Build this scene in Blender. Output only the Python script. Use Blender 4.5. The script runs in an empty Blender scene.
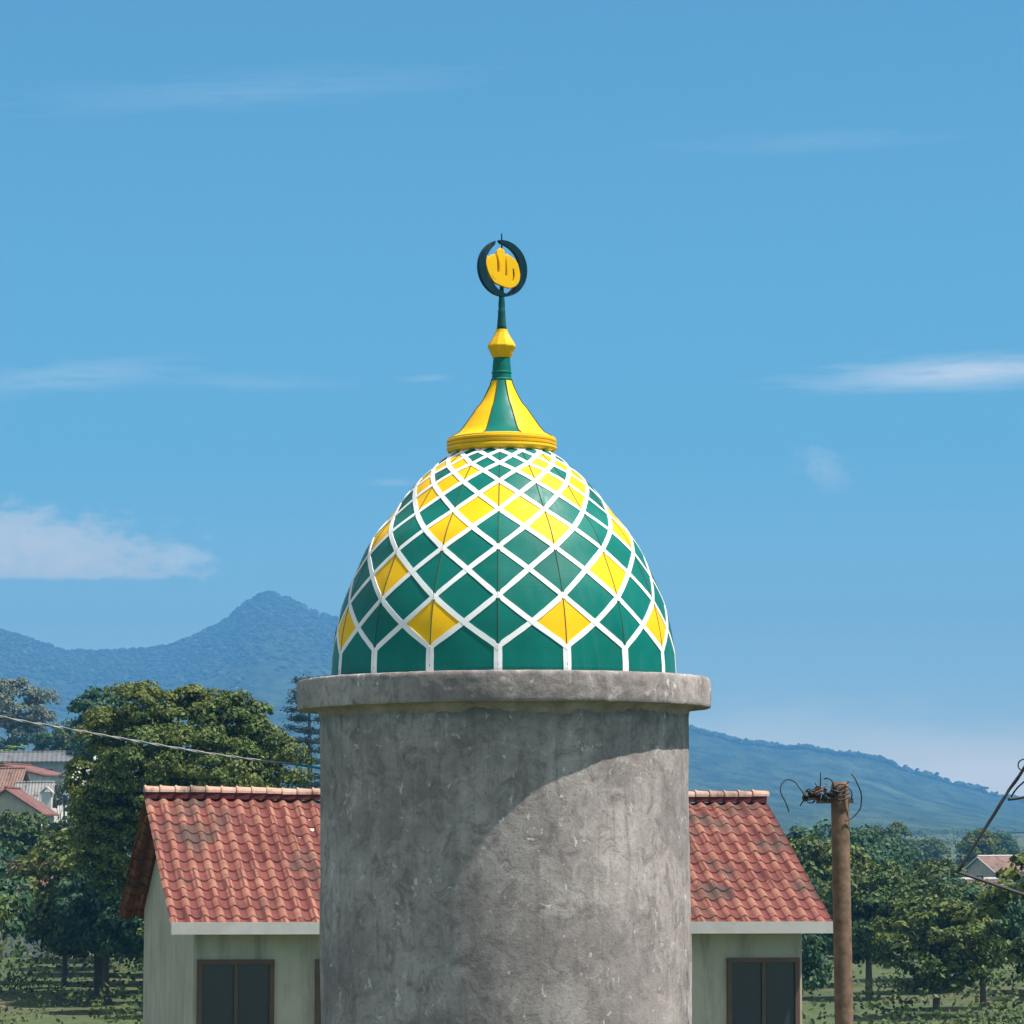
import bpy, bmesh, math, random
import numpy as np
from mathutils import Vector, Matrix, noise

random.seed(7)
rng = np.random.default_rng(7)
PI = math.pi
R_ = math.radians
sc = bpy.context.scene
C = sc.collection

# ------------------------------------------------------------------ camera
CZ = 7.5                 # eye height above the street
F = 3502.0               # focal length in pixels of a 1024 px frame
PITCH = math.atan(338 / F)
ROLL = R_(-0.42)
cam_d = bpy.data.cameras.new("camera")
cam = bpy.data.objects.new("camera", cam_d)
C.objects.link(cam)
cam_d.sensor_width = 36
cam_d.lens = F * 36 / 1024
cam_d.clip_start = 0.1
cam_d.clip_end = 60000
CM = Matrix.Translation((0, 0, CZ)) @ Matrix.Rotation(R_(90) + PITCH, 4, 'X') @ Matrix.Rotation(ROLL, 4, 'Z')
cam.matrix_world = CM
sc.camera = cam
CM3 = CM.to_3x3()
CMI = CM.inverted()


def at(px, py, Y):
    d = CM3 @ Vector(((px - 512) / F, (512 - py) / F, -1))
    t = Y / d.y
    return Vector((d.x * t, Y, CZ + d.z * t))


def proj(p):
    q = CMI @ Vector(p)
    return 512 + F * q.x / -q.z, 512 - F * q.y / -q.z


# ------------------------------------------------------------------ materials
def new_mat(name):
    m = bpy.data.materials.new(name)
    m.use_nodes = True
    nt = m.node_tree
    nt.nodes.clear()
    out = nt.nodes.new('ShaderNodeOutputMaterial')
    b = nt.nodes.new('ShaderNodeBsdfPrincipled')
    nt.links.new(b.outputs[0], out.inputs[0])
    return m, nt, b, out


def N(nt, t, **kw):
    n = nt.nodes.new(t)
    for k, v in kw.items():
        if k.startswith('i_'):
            n.inputs[k[2:].replace('_', ' ')].default_value = v
        else:
            setattr(n, k, v)
    return n


def L(nt, a, b):
    nt.links.new(a, b)


def noise_tex(nt, vec, scale, detail=4, rough=.55, dist=0.0):
    n = N(nt, 'ShaderNodeTexNoise')
    n.inputs['Scale'].default_value = scale
    n.inputs['Detail'].default_value = detail
    n.inputs['Roughness'].default_value = rough
    n.inputs['Distortion'].default_value = dist
    if vec is not None:
        L(nt, vec, n.inputs['Vector'])
    return n


def ramp(nt, fac, stops):
    r = N(nt, 'ShaderNodeValToRGB')
    e = r.color_ramp.elements
    while len(e) < len(stops):
        e.new(0.5)
    for i, (p, c) in enumerate(stops):
        e[i].position = p
        e[i].color = (c[0], c[1], c[2], 1) if not isinstance(c, (int, float)) else (c, c, c, 1)
    L(nt, fac, r.inputs[0])
    return r


def mix(nt, fac, a, b, blend='MIX'):
    m = N(nt, 'ShaderNodeMix', data_type='RGBA', blend_type=blend)
    for s, v in ((m.inputs[0], fac), (m.inputs[6], a), (m.inputs[7], b)):
        if hasattr(v, 'is_output') or isinstance(v, bpy.types.NodeSocket):
            L(nt, v, s)
        elif isinstance(v, (int, float)):
            s.default_value = v if s == m.inputs[0] else (v, v, v, 1)
        else:
            s.default_value = (*v[:3], 1)
    return m.outputs[2]


def mth(nt, op, a, b=None, c=None, clamp=False):
    m = N(nt, 'ShaderNodeMath', operation=op, use_clamp=clamp)
    for i, v in enumerate((a, b, c)):
        if v is None:
            continue
        if isinstance(v, bpy.types.NodeSocket):
            L(nt, v, m.inputs[i])
        else:
            m.inputs[i].default_value = v
    return m.outputs[0]


def coords(nt, kind='Object', scale=(1, 1, 1)):
    t = N(nt, 'ShaderNodeTexCoord')
    mp = N(nt, 'ShaderNodeMapping')
    mp.inputs['Scale'].default_value = scale
    L(nt, t.outputs[kind], mp.inputs[0])
    return mp.outputs[0]


def bump(nt, b, height, strength, dist):
    n = N(nt, 'ShaderNodeBump')
    n.inputs['Strength'].default_value = strength
    n.inputs['Distance'].default_value = dist
    L(nt, height, n.inputs['Height'])
    L(nt, n.outputs[0], b.inputs['Normal'])
    return n


def paint_mat(name, col, rough=.38, var=.16, dent=.012, dirt=(.25, .22, .16)):
    m, nt, b, o = new_mat(name)
    co = coords(nt)
    n1 = noise_tex(nt, co, 2.2, 5, .6)
    n2 = noise_tex(nt, coords(nt, scale=(9, 9, 1.6)), 2.0, 5, .6)
    c1 = mix(nt, ramp(nt, n1.outputs[0], [(.3, 0), (.7, 1)]).outputs[0], [c * (1 - var) for c in col], [min(1, c * (1 + var)) for c in col])
    c2 = mix(nt, ramp(nt, n2.outputs[0], [(.56, 0), (.85, .28)]).outputs[0], c1, dirt)
    L(nt, c2, b.inputs['Base Color'])
    r = ramp(nt, n2.outputs[0], [(.3, rough - .06), (.75, rough + .2)])
    L(nt, r.outputs[0], b.inputs['Roughness'])
    b.inputs['Specular IOR Level'].default_value = .18
    n3 = noise_tex(nt, co, 1.7, 2, .5)
    bump(nt, b, n3.outputs[0], .55, dent * 3)
    return m


M = {}
M['green'] = paint_mat('green_enamel', (.0005, .150, .120), .40, dirt=(.08, .17, .13))
M['yellow'] = paint_mat('yellow_enamel', (.92, .52, .005), .5, var=.07)
M['white'] = paint_mat('white_enamel', (.84, .85, .84), .55, var=.05)
M['gold'] = paint_mat('ochre_enamel', (.82, .47, .012), .36, var=.12)
M['seam'] = paint_mat('seam_sealant', (.04, .075, .045), .6)
M['emblem_shade'] = paint_mat('slit_shade_brown', (.10, .045, .012), .6)
M['spire_green'] = paint_mat('teal_enamel', (.002, .075, .078), .4)
M['dark_green'] = paint_mat('dark_green_enamel', (.003, .030, .048), .35)


def flat_mat(name, col, rough=.8, var=.2, scale=3.0, bumpd=0.0, metallic=0):
    m, nt, b, o = new_mat(name)
    n1 = noise_tex(nt, coords(nt), scale, 5, .6)
    c1 = mix(nt, ramp(nt, n1.outputs[0], [(.3, 0), (.7, 1)]).outputs[0], [c * (1 - var) for c in col], [min(1, c * (1 + var)) for c in col])
    L(nt, c1, b.inputs['Base Color'])
    b.inputs['Roughness'].default_value = rough
    b.inputs['Metallic'].default_value = metallic
    if bumpd:
        bump(nt, b, n1.outputs[0], .7, bumpd)
    return m


def concrete_mat():
    m, nt, b, o = new_mat('raw_concrete')
    co = coords(nt)
    big = noise_tex(nt, co, 1.6, 6, .62, .4)
    med = noise_tex(nt, co, 6.5, 7, .70, .8)
    fine = noise_tex(nt, co, 34, 6, .75)
    drip = noise_tex(nt, coords(nt, scale=(6, 6, .8)), 2.2, 6, .68, .4)
    base = ramp(nt, big.outputs[0], [(.34, (.255, .217, .206)), (.5, (.365, .315, .298)), (.66, (.47, .41, .383))])
    c = mix(nt, ramp(nt, med.outputs[0], [(.37, .7), (.50, 0)]).outputs[0], base.outputs[0], (.165, .142, .136))
    c = mix(nt, ramp(nt, med.outputs[0], [(.56, 0), (.68, .6)]).outputs[0], c, (.60, .53, .495))
    c = mix(nt, ramp(nt, drip.outputs[0], [(.52, 0), (.66, .5)]).outputs[0], c, (.18, .156, .149))
    c = mix(nt, ramp(nt, drip.outputs[0], [(.28, .4), (.42, 0)]).outputs[0], c, (.56, .49, .46))
    c = mix(nt, ramp(nt, fine.outputs[0], [(.33, .55), (.45, 0)]).outputs[0], c, (.12, .104, .10))
    huge = noise_tex(nt, coords(nt, scale=(1, 1, 1.5)), .8, 3, .5, 1.0)
    c = mix(nt, ramp(nt, huge.outputs[0], [(.48, 0), (.60, .45)]).outputs[0], c, (.20, .172, .164))
    # pale lime scratches and plaster crumbs
    for sc_, rot, th, amt in (((22, 22, 6.0), .5, .13, .6), ((7, 7, 24), -.5, .10, .6), ((20, 20, 17), .2, .11, .55), ((34, 34, 9), -.7, .12, .5)):
        t = N(nt, 'ShaderNodeTexCoord')
        mp = N(nt, 'ShaderNodeMapping')
        mp.inputs['Scale'].default_value = sc_
        mp.inputs['Rotation'].default_value = (rot, rot * .6, 0)
        wob = noise_tex(nt, t.outputs['Object'], 14, 4, .65)
        add = N(nt, 'ShaderNodeVectorMath', operation='MULTIPLY_ADD')
        L(nt, wob.outputs['Color'], add.inputs[0])
        add.inputs[1].default_value = (.13, .13, .13)
        L(nt, t.outputs['Object'], add.inputs[2])
        L(nt, add.outputs[0], mp.inputs[0])
        v = N(nt, 'ShaderNodeTexVoronoi', feature='F1')
        v.inputs['Scale'].default_value = .55
        L(nt, mp.outputs[0], v.inputs['Vector'])
        gate = noise_tex(nt, t.outputs['Object'], 2.9 + rot, 4, .6)
        gm = ramp(nt, gate.outputs[0], [(.52, 0), (.60, 1)])
        sm = ramp(nt, v.outputs['Distance'], [(th, amt), (th * 1.5, 0)])
        c = mix(nt, mth(nt, 'MULTIPLY', gm.outputs[0], sm.outputs[0]), c, (.78, .73, .68))
    L(nt, c, b.inputs['Base Color'])
    b.inputs['Roughness'].default_value = .92
    b.inputs['Specular IOR Level'].default_value = .25
    h = mth(nt, 'ADD', mth(nt, 'MULTIPLY', med.outputs[0], .6), mth(nt, 'MULTIPLY', fine.outputs[0], .5))
    bump(nt, b, h, .65, .014)
    return m


M['concrete'] = concrete_mat()


def leaf_mat(name, c_dark, c_light, c_odd, transl=.25, clump=.35):
    m, nt, b, o = new_mat(name)
    g = N(nt, 'ShaderNodeNewGeometry')
    ri = g.outputs['Random Per Island']
    n = noise_tex(nt, coords(nt), clump, 3, .6)
    c = mix(nt, ri, c_dark, c_light)
    c = mix(nt, ramp(nt, n.outputs[0], [(.48, 0), (.66, .75)]).outputs[0], c, c_odd)
    L(nt, c, b.inputs['Base Color'])
    b.inputs['Roughness'].default_value = .55
    b.inputs['Specular IOR Level'].default_value = .3
    tr = N(nt, 'ShaderNodeBsdfTranslucent')
    L(nt, c, tr.inputs[0])
    mx = N(nt, 'ShaderNodeMixShader')
    mx.inputs[0].default_value = transl
    L(nt, b.outputs[0], mx.inputs[1])
    L(nt, tr.outputs[0], mx.inputs[2])
    L(nt, mx.outputs[0], o.inputs[0])
    return m


M['leaf_big'] = leaf_mat('leaf_olive', (.016, .034, .010), (.15, .215, .035), (.22, .23, .045))
M['leaf_teal'] = leaf_mat('leaf_bluegreen', (.03, .075, .04), (.07, .15, .06), (.05, .12, .05))
M['leaf_pale'] = leaf_mat('leaf_dusty', (.09, .115, .08), (.21, .25, .17), (.19, .19, .14), clump=.25)
M['leaf_pine'] = leaf_mat('needle_green', (.02, .045, .03), (.055, .09, .05), (.05, .08, .05), .1)
M['leaf_mid'] = leaf_mat('leaf_mid', (.03, .065, .015), (.09, .15, .03), (.12, .13, .035))
M['leaf_lime'] = leaf_mat('leaf_lime', (.07, .15, .02), (.18, .32, .05), (.14, .25, .04), .35)
M['bark'] = flat_mat('bark', (.12, .095, .07), .9, .35, 6, .02)
M['bark_pale'] = flat_mat('pale_bark', (.36, .33, .27), .9, .25, 5, .02)
M['steel'] = flat_mat('dark_rebar', (.035, .035, .04), .6, .4, 20)
M['cable'] = flat_mat('grey_cable', (.25, .245, .24), .7, .5, 14)
M['blue_sleeve'] = flat_mat('blue_sleeve', (.03, .22, .48), .45, .2, 5)
M['wood'] = flat_mat('weathered_wood', (.16, .095, .06), .85, .4, 14, .01)
M['rust'] = flat_mat('rusty_wire', (.16, .075, .045), .85, .4, 20)
M['tape'] = flat_mat('black_tape', (.02, .018, .025), .5, .3, 20)
M['plaster_grey'] = flat_mat('grey_plaster', (.34, .34, .34), .9, .15, .8, .01)
M['plaster_white'] = flat_mat('white_plaster', (.72, .71, .67), .9, .1, .8)
def plaster(name, col):
    m, nt, b, o = new_mat(name)
    a1 = noise_tex(nt, coords(nt), 1.1, 6, .65)
    a2 = noise_tex(nt, coords(nt, scale=(3, 3, .35)), 1.6, 6, .65)
    c = mix(nt, ramp(nt, a1.outputs[0], [(.35, 0), (.65, 1)]).outputs[0], [k * .78 for k in col], col)
    c = mix(nt, ramp(nt, a2.outputs[0], [(.5, 0), (.72, .6)]).outputs[0], c, [k * .38 for k in col])
    L(nt, c, b.inputs['Base Color'])
    b.inputs['Roughness'].default_value = .92
    bump(nt, b, a1.outputs[0], .5, .01)
    return m


M['plaster_cream'] = plaster('cream_plaster', (.56, .49, .37))
M['plaster_white'] = plaster('white_plaster', (.70, .68, .63))
M['plaster_green'] = flat_mat('mint_plaster', (.36, .52, .42), .9, .12, .8)
M['trim_red'] = flat_mat('red_fascia', (.15, .04, .032), .7, .2, 3)
M['trim_white'] = flat_mat('white_fascia', (.48, .46, .43), .7, .1, 3)
M['frame_wood'] = flat_mat('brown_frame', (.11, .06, .035), .6, .2, 4)
M['fillet'] = flat_mat('tan_mortar', (.37, .285, .27), .92, .3, 9, .02)
M['mortar_shade'] = flat_mat('dark_red_mortar_shade', (.10, .012, .014), .85, .3, 6)
M['tank'] = flat_mat('pale_blue_tank', (.45, .62, .72), .5, .08, 2)
M['fruit'] = flat_mat('pale_blossom', (.75, .72, .66), .7, .1, 2)
mg, nt, b, o = new_mat('window_glass')
b.inputs['Base Color'].default_value = (.03, .04, .05, 1)
b.inputs['Roughness'].default_value = .12
M['glass'] = mg


def tile_mat(name, c0, c1, c2, wave=0.0):
    m, nt, b, o = new_mat(name)
    g = N(nt, 'ShaderNodeNewGeometry')
    n1 = noise_tex(nt, coords(nt), 1.2, 5, .65)
    n2 = noise_tex(nt, coords(nt), 7, 4, .6)
    c = mix(nt, ramp(nt, n1.outputs[0], [(.35, 0), (.65, 1)]).outputs[0], c0, c1)
    c = mix(nt, ramp(nt, n2.outputs[0], [(.52, 0), (.7, .7)]).outputs[0], c, c2)
    n4 = noise_tex(nt, coords(nt, scale=(1, 1.0, .5)), .9, 6, .7)
    c = mix(nt, ramp(nt, n4.outputs[0], [(.53, 0), (.64, .75)]).outputs[0], c, (.05, .042, .032))
    L(nt, c, b.inputs['Base Color'])
    b.inputs['Roughness'].default_value = .8
    if wave:
        w = N(nt, 'ShaderNodeTexWave', wave_type='BANDS', bands_direction='X')
        w.inputs['Scale'].default_value = wave
        w.inputs['Distortion'].default_value = .4
        L(nt, coords(nt, 'Object'), w.inputs['Vector'])
        w2 = N(nt, 'ShaderNodeTexWave', wave_type='BANDS', bands_direction='Y', wave_profile='SAW')
        w2.inputs['Scale'].default_value = wave * .8
        L(nt, coords(nt, 'Object'), w2.inputs['Vector'])
        bump(nt, b, mth(nt, 'ADD', w.outputs[0], w2.outputs[0]), 1.0, .06)
    return m


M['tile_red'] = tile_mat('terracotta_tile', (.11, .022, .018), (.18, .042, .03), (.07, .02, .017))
M['tile_lit'] = tile_mat('sunlit_tile_crest', (.23, .075, .048), (.33, .15, .10), (.15, .045, .034))
M['ridge_tile'] = tile_mat('bleached_ridge_tile', (.40, .22, .15), (.50, .33, .25), (.30, .12, .075))
M['roof_red'] = tile_mat('red_tile_far', (.16, .055, .042), (.23, .11, .09), (.085, .04, .033), 1.1)
M['roof_brown'] = tile_mat('brown_tile_far', (.20, .105, .075), (.27, .16, .115), (.13, .07, .055), 1.1)
M['roof_grey'] = tile_mat('grey_tile_far', (.21, .205, .19), (.29, .28, .26), (.14, .135, .13), 1.1)
M['roof_metal'] = tile_mat('grey_sheet_roof', (.105, .11, .115), (.14, .145, .15), (.085, .09, .095), .6)


# ------------------------------------------------------------------ object helpers
def thing(name, label, cat, loc=(0, 0, 0), rotz=0, group=None):
    o = bpy.data.objects.new(name, None)
    C.objects.link(o)
    o.location = loc
    o.rotation_euler = (0, 0, rotz)
    o['label'] = label
    o['category'] = cat
    if group:
        o['group'] = group
    return o


def mesh_obj(name, verts, faces, mats, parent=None, smooth=False, mi=None, label=None):
    me = bpy.data.meshes.new(name)
    me.from_pydata([tuple(v) for v in verts], [], [tuple(f) for f in faces])
    for m in (mats if isinstance(mats, (list, tuple)) else [mats]):
        me.materials.append(m)
    if mi is not None:
        me.polygons.foreach_set('material_index', mi)
    if smooth:
        me.polygons.foreach_set('use_smooth', [True] * len(me.polygons))
    me.update()
    o = bpy.data.objects.new(name, me)
    C.objects.link(o)
    if parent:
        o.parent = parent
    if label:
        o['label'] = label
    return o


def fast_mesh(name, V, Fq, mats, parent=None, smooth=False, mi=None):
    """V (n,3) array, Fq (m,k) array with constant k"""
    me = bpy.data.meshes.new(name)
    V = np.asarray(V, dtype=np.float32)
    Fq = np.asarray(Fq, dtype=np.int32)
    k = Fq.shape[1]
    me.vertices.add(len(V))
    me.vertices.foreach_set('co', V.ravel())
    me.loops.add(Fq.size)
    me.loops.foreach_set('vertex_index', Fq.ravel())
    me.polygons.add(len(Fq))
    me.polygons.foreach_set('loop_start', np.arange(0, Fq.size, k, dtype=np.int32))
    for m in (mats if isinstance(mats, (list, tuple)) else [mats]):
        me.materials.append(m)
    if mi is not None:
        me.polygons.foreach_set('material_index', np.asarray(mi, dtype=np.int32))
    me.polygons.foreach_set('use_smooth', np.full(len(Fq), smooth))
    me.update(calc_edges=True)
    me.validate()
    o = bpy.data.objects.new(name, me)
    C.objects.link(o)
    if parent:
        o.parent = parent
    return o


def copy_tree(o, parent=None):
    c = o.copy()
    C.objects.link(c)
    c.parent = parent
    for ch in list(o.children):
        copy_tree(ch, c)
    return c


def lathe(prof, seg, closed=False, jitter=0.0, jscale=3.0, cap=True):
    V, Fc = [], []
    for r, z in prof:
        for k in range(seg):
            a = 2 * PI * k / seg
            rr, zz = r, z
            if jitter:
                p = Vector((math.cos(a) * r, math.sin(a) * r, z))
                rr += jitter * noise.fractal(p * jscale, 1.0, 2.0, 4)
                zz += jitter * .6 * noise.fractal(p * jscale + Vector((9, 4, 2)), 1.0, 2.0, 4)
            V.append((math.cos(a) * rr, math.sin(a) * rr, zz))
    for i in range(len(prof) - 1):
        for k in range(seg):
            k2 = (k + 1) % seg
            Fc.append((i * seg + k, i * seg + k2, (i + 1) * seg + k2, (i + 1) * seg + k))
    if cap:
        Fc.append(tuple(range(seg))[::-1])
        n0 = (len(prof) - 1) * seg
        Fc.append(tuple(n0 + k for k in range(seg)))
    return V, Fc


def tube(pts, rad, seg=8, caps=True, wob=0.0):
    pts = [Vector(p) for p in pts]
    V, Fc = [], []
    n = len(pts)
    up = Vector((0, 0, 1))
    prev = None
    for i, p in enumerate(pts):
        t = (pts[min(i + 1, n - 1)] - pts[max(i - 1, 0)]).normalized()
        if prev is None:
            a = up if abs(t.z) < .9 else Vector((1, 0, 0))
            x = t.cross(a).normalized()
        else:
            x = (prev - t * prev.dot(t)).normalized()
        prev = x
        y = t.cross(x)
        r = rad[i] if isinstance(rad, (list, tuple)) else rad
        for k in range(seg):
            a = 2 * PI * k / seg
            rr = r * (1 + (wob * noise.noise(p * 7 + Vector((k, 0, 0))) if wob else 0))
            V.append(p + x * math.cos(a) * rr + y * math.sin(a) * rr)
    for i in range(n - 1):
        for k in range(seg):
            k2 = (k + 1) % seg
            Fc.append((i * seg + k, i * seg + k2, (i + 1) * seg + k2, (i + 1) * seg + k))
    if caps:
        Fc.append(tuple(range(seg))[::-1])
        Fc.append(tuple((n - 1) * seg + k for k in range(seg)))
    return V, Fc


def box(cx, cy, cz, sx, sy, sz):
    V = [(cx + dx * sx / 2, cy + dy * sy / 2, cz + dz * sz / 2) for dz in (-1, 1) for dy in (-1, 1) for dx in (-1, 1)]
    Fc = [(0, 2, 3, 1), (4, 5, 7, 6), (0, 1, 5, 4), (2, 6, 7, 3), (0, 4, 6, 2), (1, 3, 7, 5)]
    return V, Fc


def join(parts):
    V, Fc = [], []
    for v, f in parts:
        n = len(V)
        V += list(v)
        Fc += [tuple(i + n for i in q) for q in f]
    return V, Fc


def catmull(pts, n=8):
    P = [Vector(p) for p in pts]
    P = [P[0] * 2 - P[1]] + P + [P[-1] * 2 - P[-2]]
    out = []
    for i in range(1, len(P) - 2):
        for k in range(n):
            t = k / n
            a, b_, c, d = P[i - 1], P[i], P[i + 1], P[i + 2]
            out.append(.5 * ((2 * b_) + (c - a) * t + (2 * a - 5 * b_ + 4 * c - d) * t * t + (3 * b_ - a - 3 * c + d) * t ** 3))
    out.append(P[-2])
    return out


# ------------------------------------------------------------------ sun and sky
SUN_EL, SUN_AZ = R_(62), R_(75)          # azimuth measured from the viewer towards the right
sd = Vector((math.sin(SUN_AZ) * math.cos(SUN_EL), -math.cos(SUN_AZ) * math.cos(SUN_EL), math.sin(SUN_EL)))
sl = bpy.data.lights.new("sun", 'SUN')
sl.energy = 4.8
sl.angle = R_(.53)
sl.color = (1, .95, .87)
so = bpy.data.objects.new("sun", sl)
C.objects.link(so)
so.rotation_euler = sd.to_track_quat('Z', 'Y').to_euler()

w = bpy.data.worlds.new("World")
sc.world = w
w.use_nodes = True
nt = w.node_tree
nt.nodes.clear()
wo = nt.nodes.new('ShaderNodeOutputWorld')
bg = nt.nodes.new('ShaderNodeBackground')
L(nt, bg.outputs[0], wo.inputs[0])
sky = nt.nodes.new('ShaderNodeTexSky')
sky.sky_type = 'NISHITA'
sky.sun_disc = False
sky.sun_elevation = SUN_EL
sky.sun_rotation = math.atan2(sd.x, sd.y)
sky.altitude = 900
sky.air_density = 1.0
sky.dust_density = .25
sky.ozone_density = 1.6
bg.inputs[1].default_value = .085
SKY_TINT = (.44, .90, .93)
tc = N(nt, 'ShaderNodeTexCoord')
sep = N(nt, 'ShaderNodeSeparateXYZ')
L(nt, tc.outputs['Generated'], sep.inputs[0])
az = mth(nt, 'ARCTAN2', sep.outputs[0], sep.outputs[1])
el = mth(nt, 'ARCSINE', sep.outputs[2])


def cloud(col, fac_in, cx, cy, rx, ry_up, ry_dn, amt, sx, sy, warp, tilt=0.0, seed=0.0, soft=.55, tex=.5):
    """a cloud of real angular place and size, broken up by noise"""
    a0, e0 = (cx - 512) / F, (850 - cy) / F
    da = mth(nt, 'SUBTRACT', az, a0)
    de = mth(nt, 'SUBTRACT', mth(nt, 'SUBTRACT', el, e0), mth(nt, 'MULTIPLY', da, tilt))
    cmb = N(nt, 'ShaderNodeCombineXYZ')
    L(nt, mth(nt, 'MULTIPLY', az, sx), cmb.inputs[0])
    L(nt, mth(nt, 'MULTIPLY', el, sy), cmb.inputs[1])
    cmb.inputs[2].default_value = seed
    nz = noise_tex(nt, cmb.outputs[0], 1.0, 7, .6, .3)
    u = mth(nt, 'DIVIDE', da, rx / F)
    up = mth(nt, 'MAXIMUM', mth(nt, 'DIVIDE', de, ry_up / F), 0.0)
    dn = mth(nt, 'MAXIMUM', mth(nt, 'DIVIDE', mth(nt, 'MULTIPLY', de, -1), ry_dn / F), 0.0)
    v = mth(nt, 'ADD', up, dn)
    d = mth(nt, 'SQRT', mth(nt, 'ADD', mth(nt, 'MULTIPLY', u, u), mth(nt, 'MULTIPLY', v, v)))
    d = mth(nt, 'ADD', d, mth(nt, 'MULTIPLY', mth(nt, 'SUBTRACT', nz.outputs[0], .5), warp))
    mr = N(nt, 'ShaderNodeMapRange', interpolation_type='SMOOTHSTEP')
    L(nt, d, mr.inputs[0])
    mr.inputs[1].default_value = 1.0
    mr.inputs[2].default_value = 1.0 - soft
    mr.inputs[3].default_value = 0
    mr.inputs[4].default_value = 1
    t2 = ramp(nt, nz.outputs[0], [(.3, 1 - tex), (.65, 1)])
    f = mth(nt, 'MULTIPLY', mth(nt, 'MULTIPLY', mr.outputs[0], amt), t2.outputs[0])
    return mix(nt, f, fac_in, col)


WHITE = (6.2, 7.1, 8.8)
# deep blue band above the horizon; unseen broken white cloud added overhead to neutralise the fill light
hi = N(nt, 'ShaderNodeMapRange', interpolation_type='SMOOTHSTEP')
L(nt, el, hi.inputs[0])
hi.inputs[1].default_value = .24
hi.inputs[2].default_value = .45
tcol = mix(nt, hi.outputs[0], SKY_TINT, (.85, .93, .90))
tint = mix(nt, 1.0, sky.outputs[0], tcol, 'MULTIPLY')
ohn = noise_tex(nt, tc.outputs['Generated'], 3.2, 6, .6, .4)
ohm = mth(nt, 'MULTIPLY', hi.outputs[0], ramp(nt, ohn.outputs[0], [(.36, 0), (.54, .85)]).outputs[0])
cur = mix(nt, ohm, tint, (6.2, 5.6, 5.3))
low = N(nt, 'ShaderNodeMapRange', interpolation_type='SMOOTHSTEP')
L(nt, el, low.inputs[0])
low.inputs[1].default_value = .115
low.inputs[2].default_value = .0
cur = mix(nt, mth(nt, 'MULTIPLY', low.outputs[0], .6), cur, (10.8, 11.4, 9.4))
CLOUDS = [
    # col, cx, cy, rx, up, dn, amt, sx, sy, warp, tilt, seed, soft, tex
    ((15.0, 13.0, 9.2), 985, 792, 560, 96, 80, .95, 18, 90, .8, -.05, 9.4, .8, .25),
    ((16.5, 14.2, 10.8), 985, 788, 110, 34, 60, .6, 60, 120, 1.2, -.1, 19.4, .8, .3),
    ((10.4, 9.1, 7.3), -5, 568, 240, 72, 12, .86, 130, 260, 1.15, -.03, 1.0, .55, .35),
    ((12.3, 11.0, 9.0), 185, 557, 34, 16, 14, .45, 170, 260, 1.5, 0, 2.0, .7, .5),
    ((9.0, 8.7, 8.2), 955, 383, 190, 26, 21, .85, 44, 420, 1.6, .03, 3.3, .95, .75),
    ((9.0, 8.7, 8.2), 1010, 379, 110, 9, 7, .5, 60, 480, 1.6, -.05, 13.3, .9, .6),
    ((8.8, 8.6, 8.3), 70, 380, 150, 24, 18, .36, 50, 380, 2.0, .10, 4.7, .95, .85),
    ((8.8, 8.6, 8.3), 250, 384, 120, 14, 10, .16, 60, 380, 1.8, -.02, 5.7, .9, .8),
    ((8.8, 8.6, 8.3), 392, 483, 36, 6, 5, .30, 90, 420, 1.6, 0, 6.1, .9, .6),
    ((8.8, 8.6, 8.3), 430, 379, 40, 6, 5, .2, 90, 420, 1.6, .04, 7.1, .9, .6),
    ((8.8, 8.6, 8.3), 826, 474, 32, 28, 26, .36, 230, 260, 2.8, -.3, 8.4, .9, .8),
    ((7.2, 7.6, 8.6), 1250, 300, 150, 14, 12, .3, 20, 200, 1.0, .03, 10.4, .8, .6),
    ((7.6, 8.0, 8.8), 250, 96, 300, 26, 20, .15, 40, 420, 2.4, .07, 11.4, .95, .9),
    ((7.6, 8.0, 8.8), 820, 150, 200, 18, 14, .12, 50, 420, 2.4, .02, 12.4, .95, .9),
]
for c in CLOUDS:
    cur = cloud(c[0], cur, *c[1:7], *c[7:])
L(nt, cur, bg.inputs[0])

# ------------------------------------------------------------------ haze
HAZE = True
if HAZE:
    V, Fc = box(0, 3220, 232.5, 12000, 7760, 505)
    hz = mesh_obj('haze', V, Fc, [])
    hm = bpy.data.materials.new('haze_air')
    hm.use_nodes = True
    hn = hm.node_tree
    hn.nodes.clear()
    ho = hn.nodes.new('ShaderNodeOutputMaterial')
    pv = hn.nodes.new('ShaderNodeVolumePrincipled')
    pv.inputs['Color'].default_value = (.125, .41, .82, 1)
    pv.inputs['Density'].default_value = .00024
    pv.inputs['Anisotropy'].default_value = 0.0
    L(hn, pv.outputs[0], ho.inputs['Volume'])
    hz.data.materials.append(hm)
    hz['kind'] = 'stuff'
    hz['label'] = 'thin blue haze over the valley and mountains'


# ------------------------------------------------------------------ terrain
def sm(a, b_, x):
    t = np.clip((np.asarray(x, float) - a) / (b_ - a), 0, 1)
    return t * t * (3 - 2 * t)


def vnoise(x, y, seed=0):
    """cheap smooth value noise on arrays"""
    xi, yi = np.floor(x), np.floor(y)
    fx, fy = x - xi, y - yi
    fx = fx * fx * (3 - 2 * fx)
    fy = fy * fy * (3 - 2 * fy)

    def h(a, b_):
        v = np.sin(a * 127.1 + b_ * 311.7 + seed * 17.3) * 43758.5453
        return v - np.floor(v)
    return (h(xi, yi) * (1 - fx) + h(xi + 1, yi) * fx) * (1 - fy) + (h(xi, yi + 1) * (1 - fx) + h(xi + 1, yi + 1) * fx) * fy


def fbm(x, y, o=5, seed=0):
    s, a, t = 0, 1, 0
    for k in range(o):
        s = s + a * vnoise(x * 2 ** k, y * 2 ** k, seed + k)
        t += a
        a *= .5
    return s / t


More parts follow.
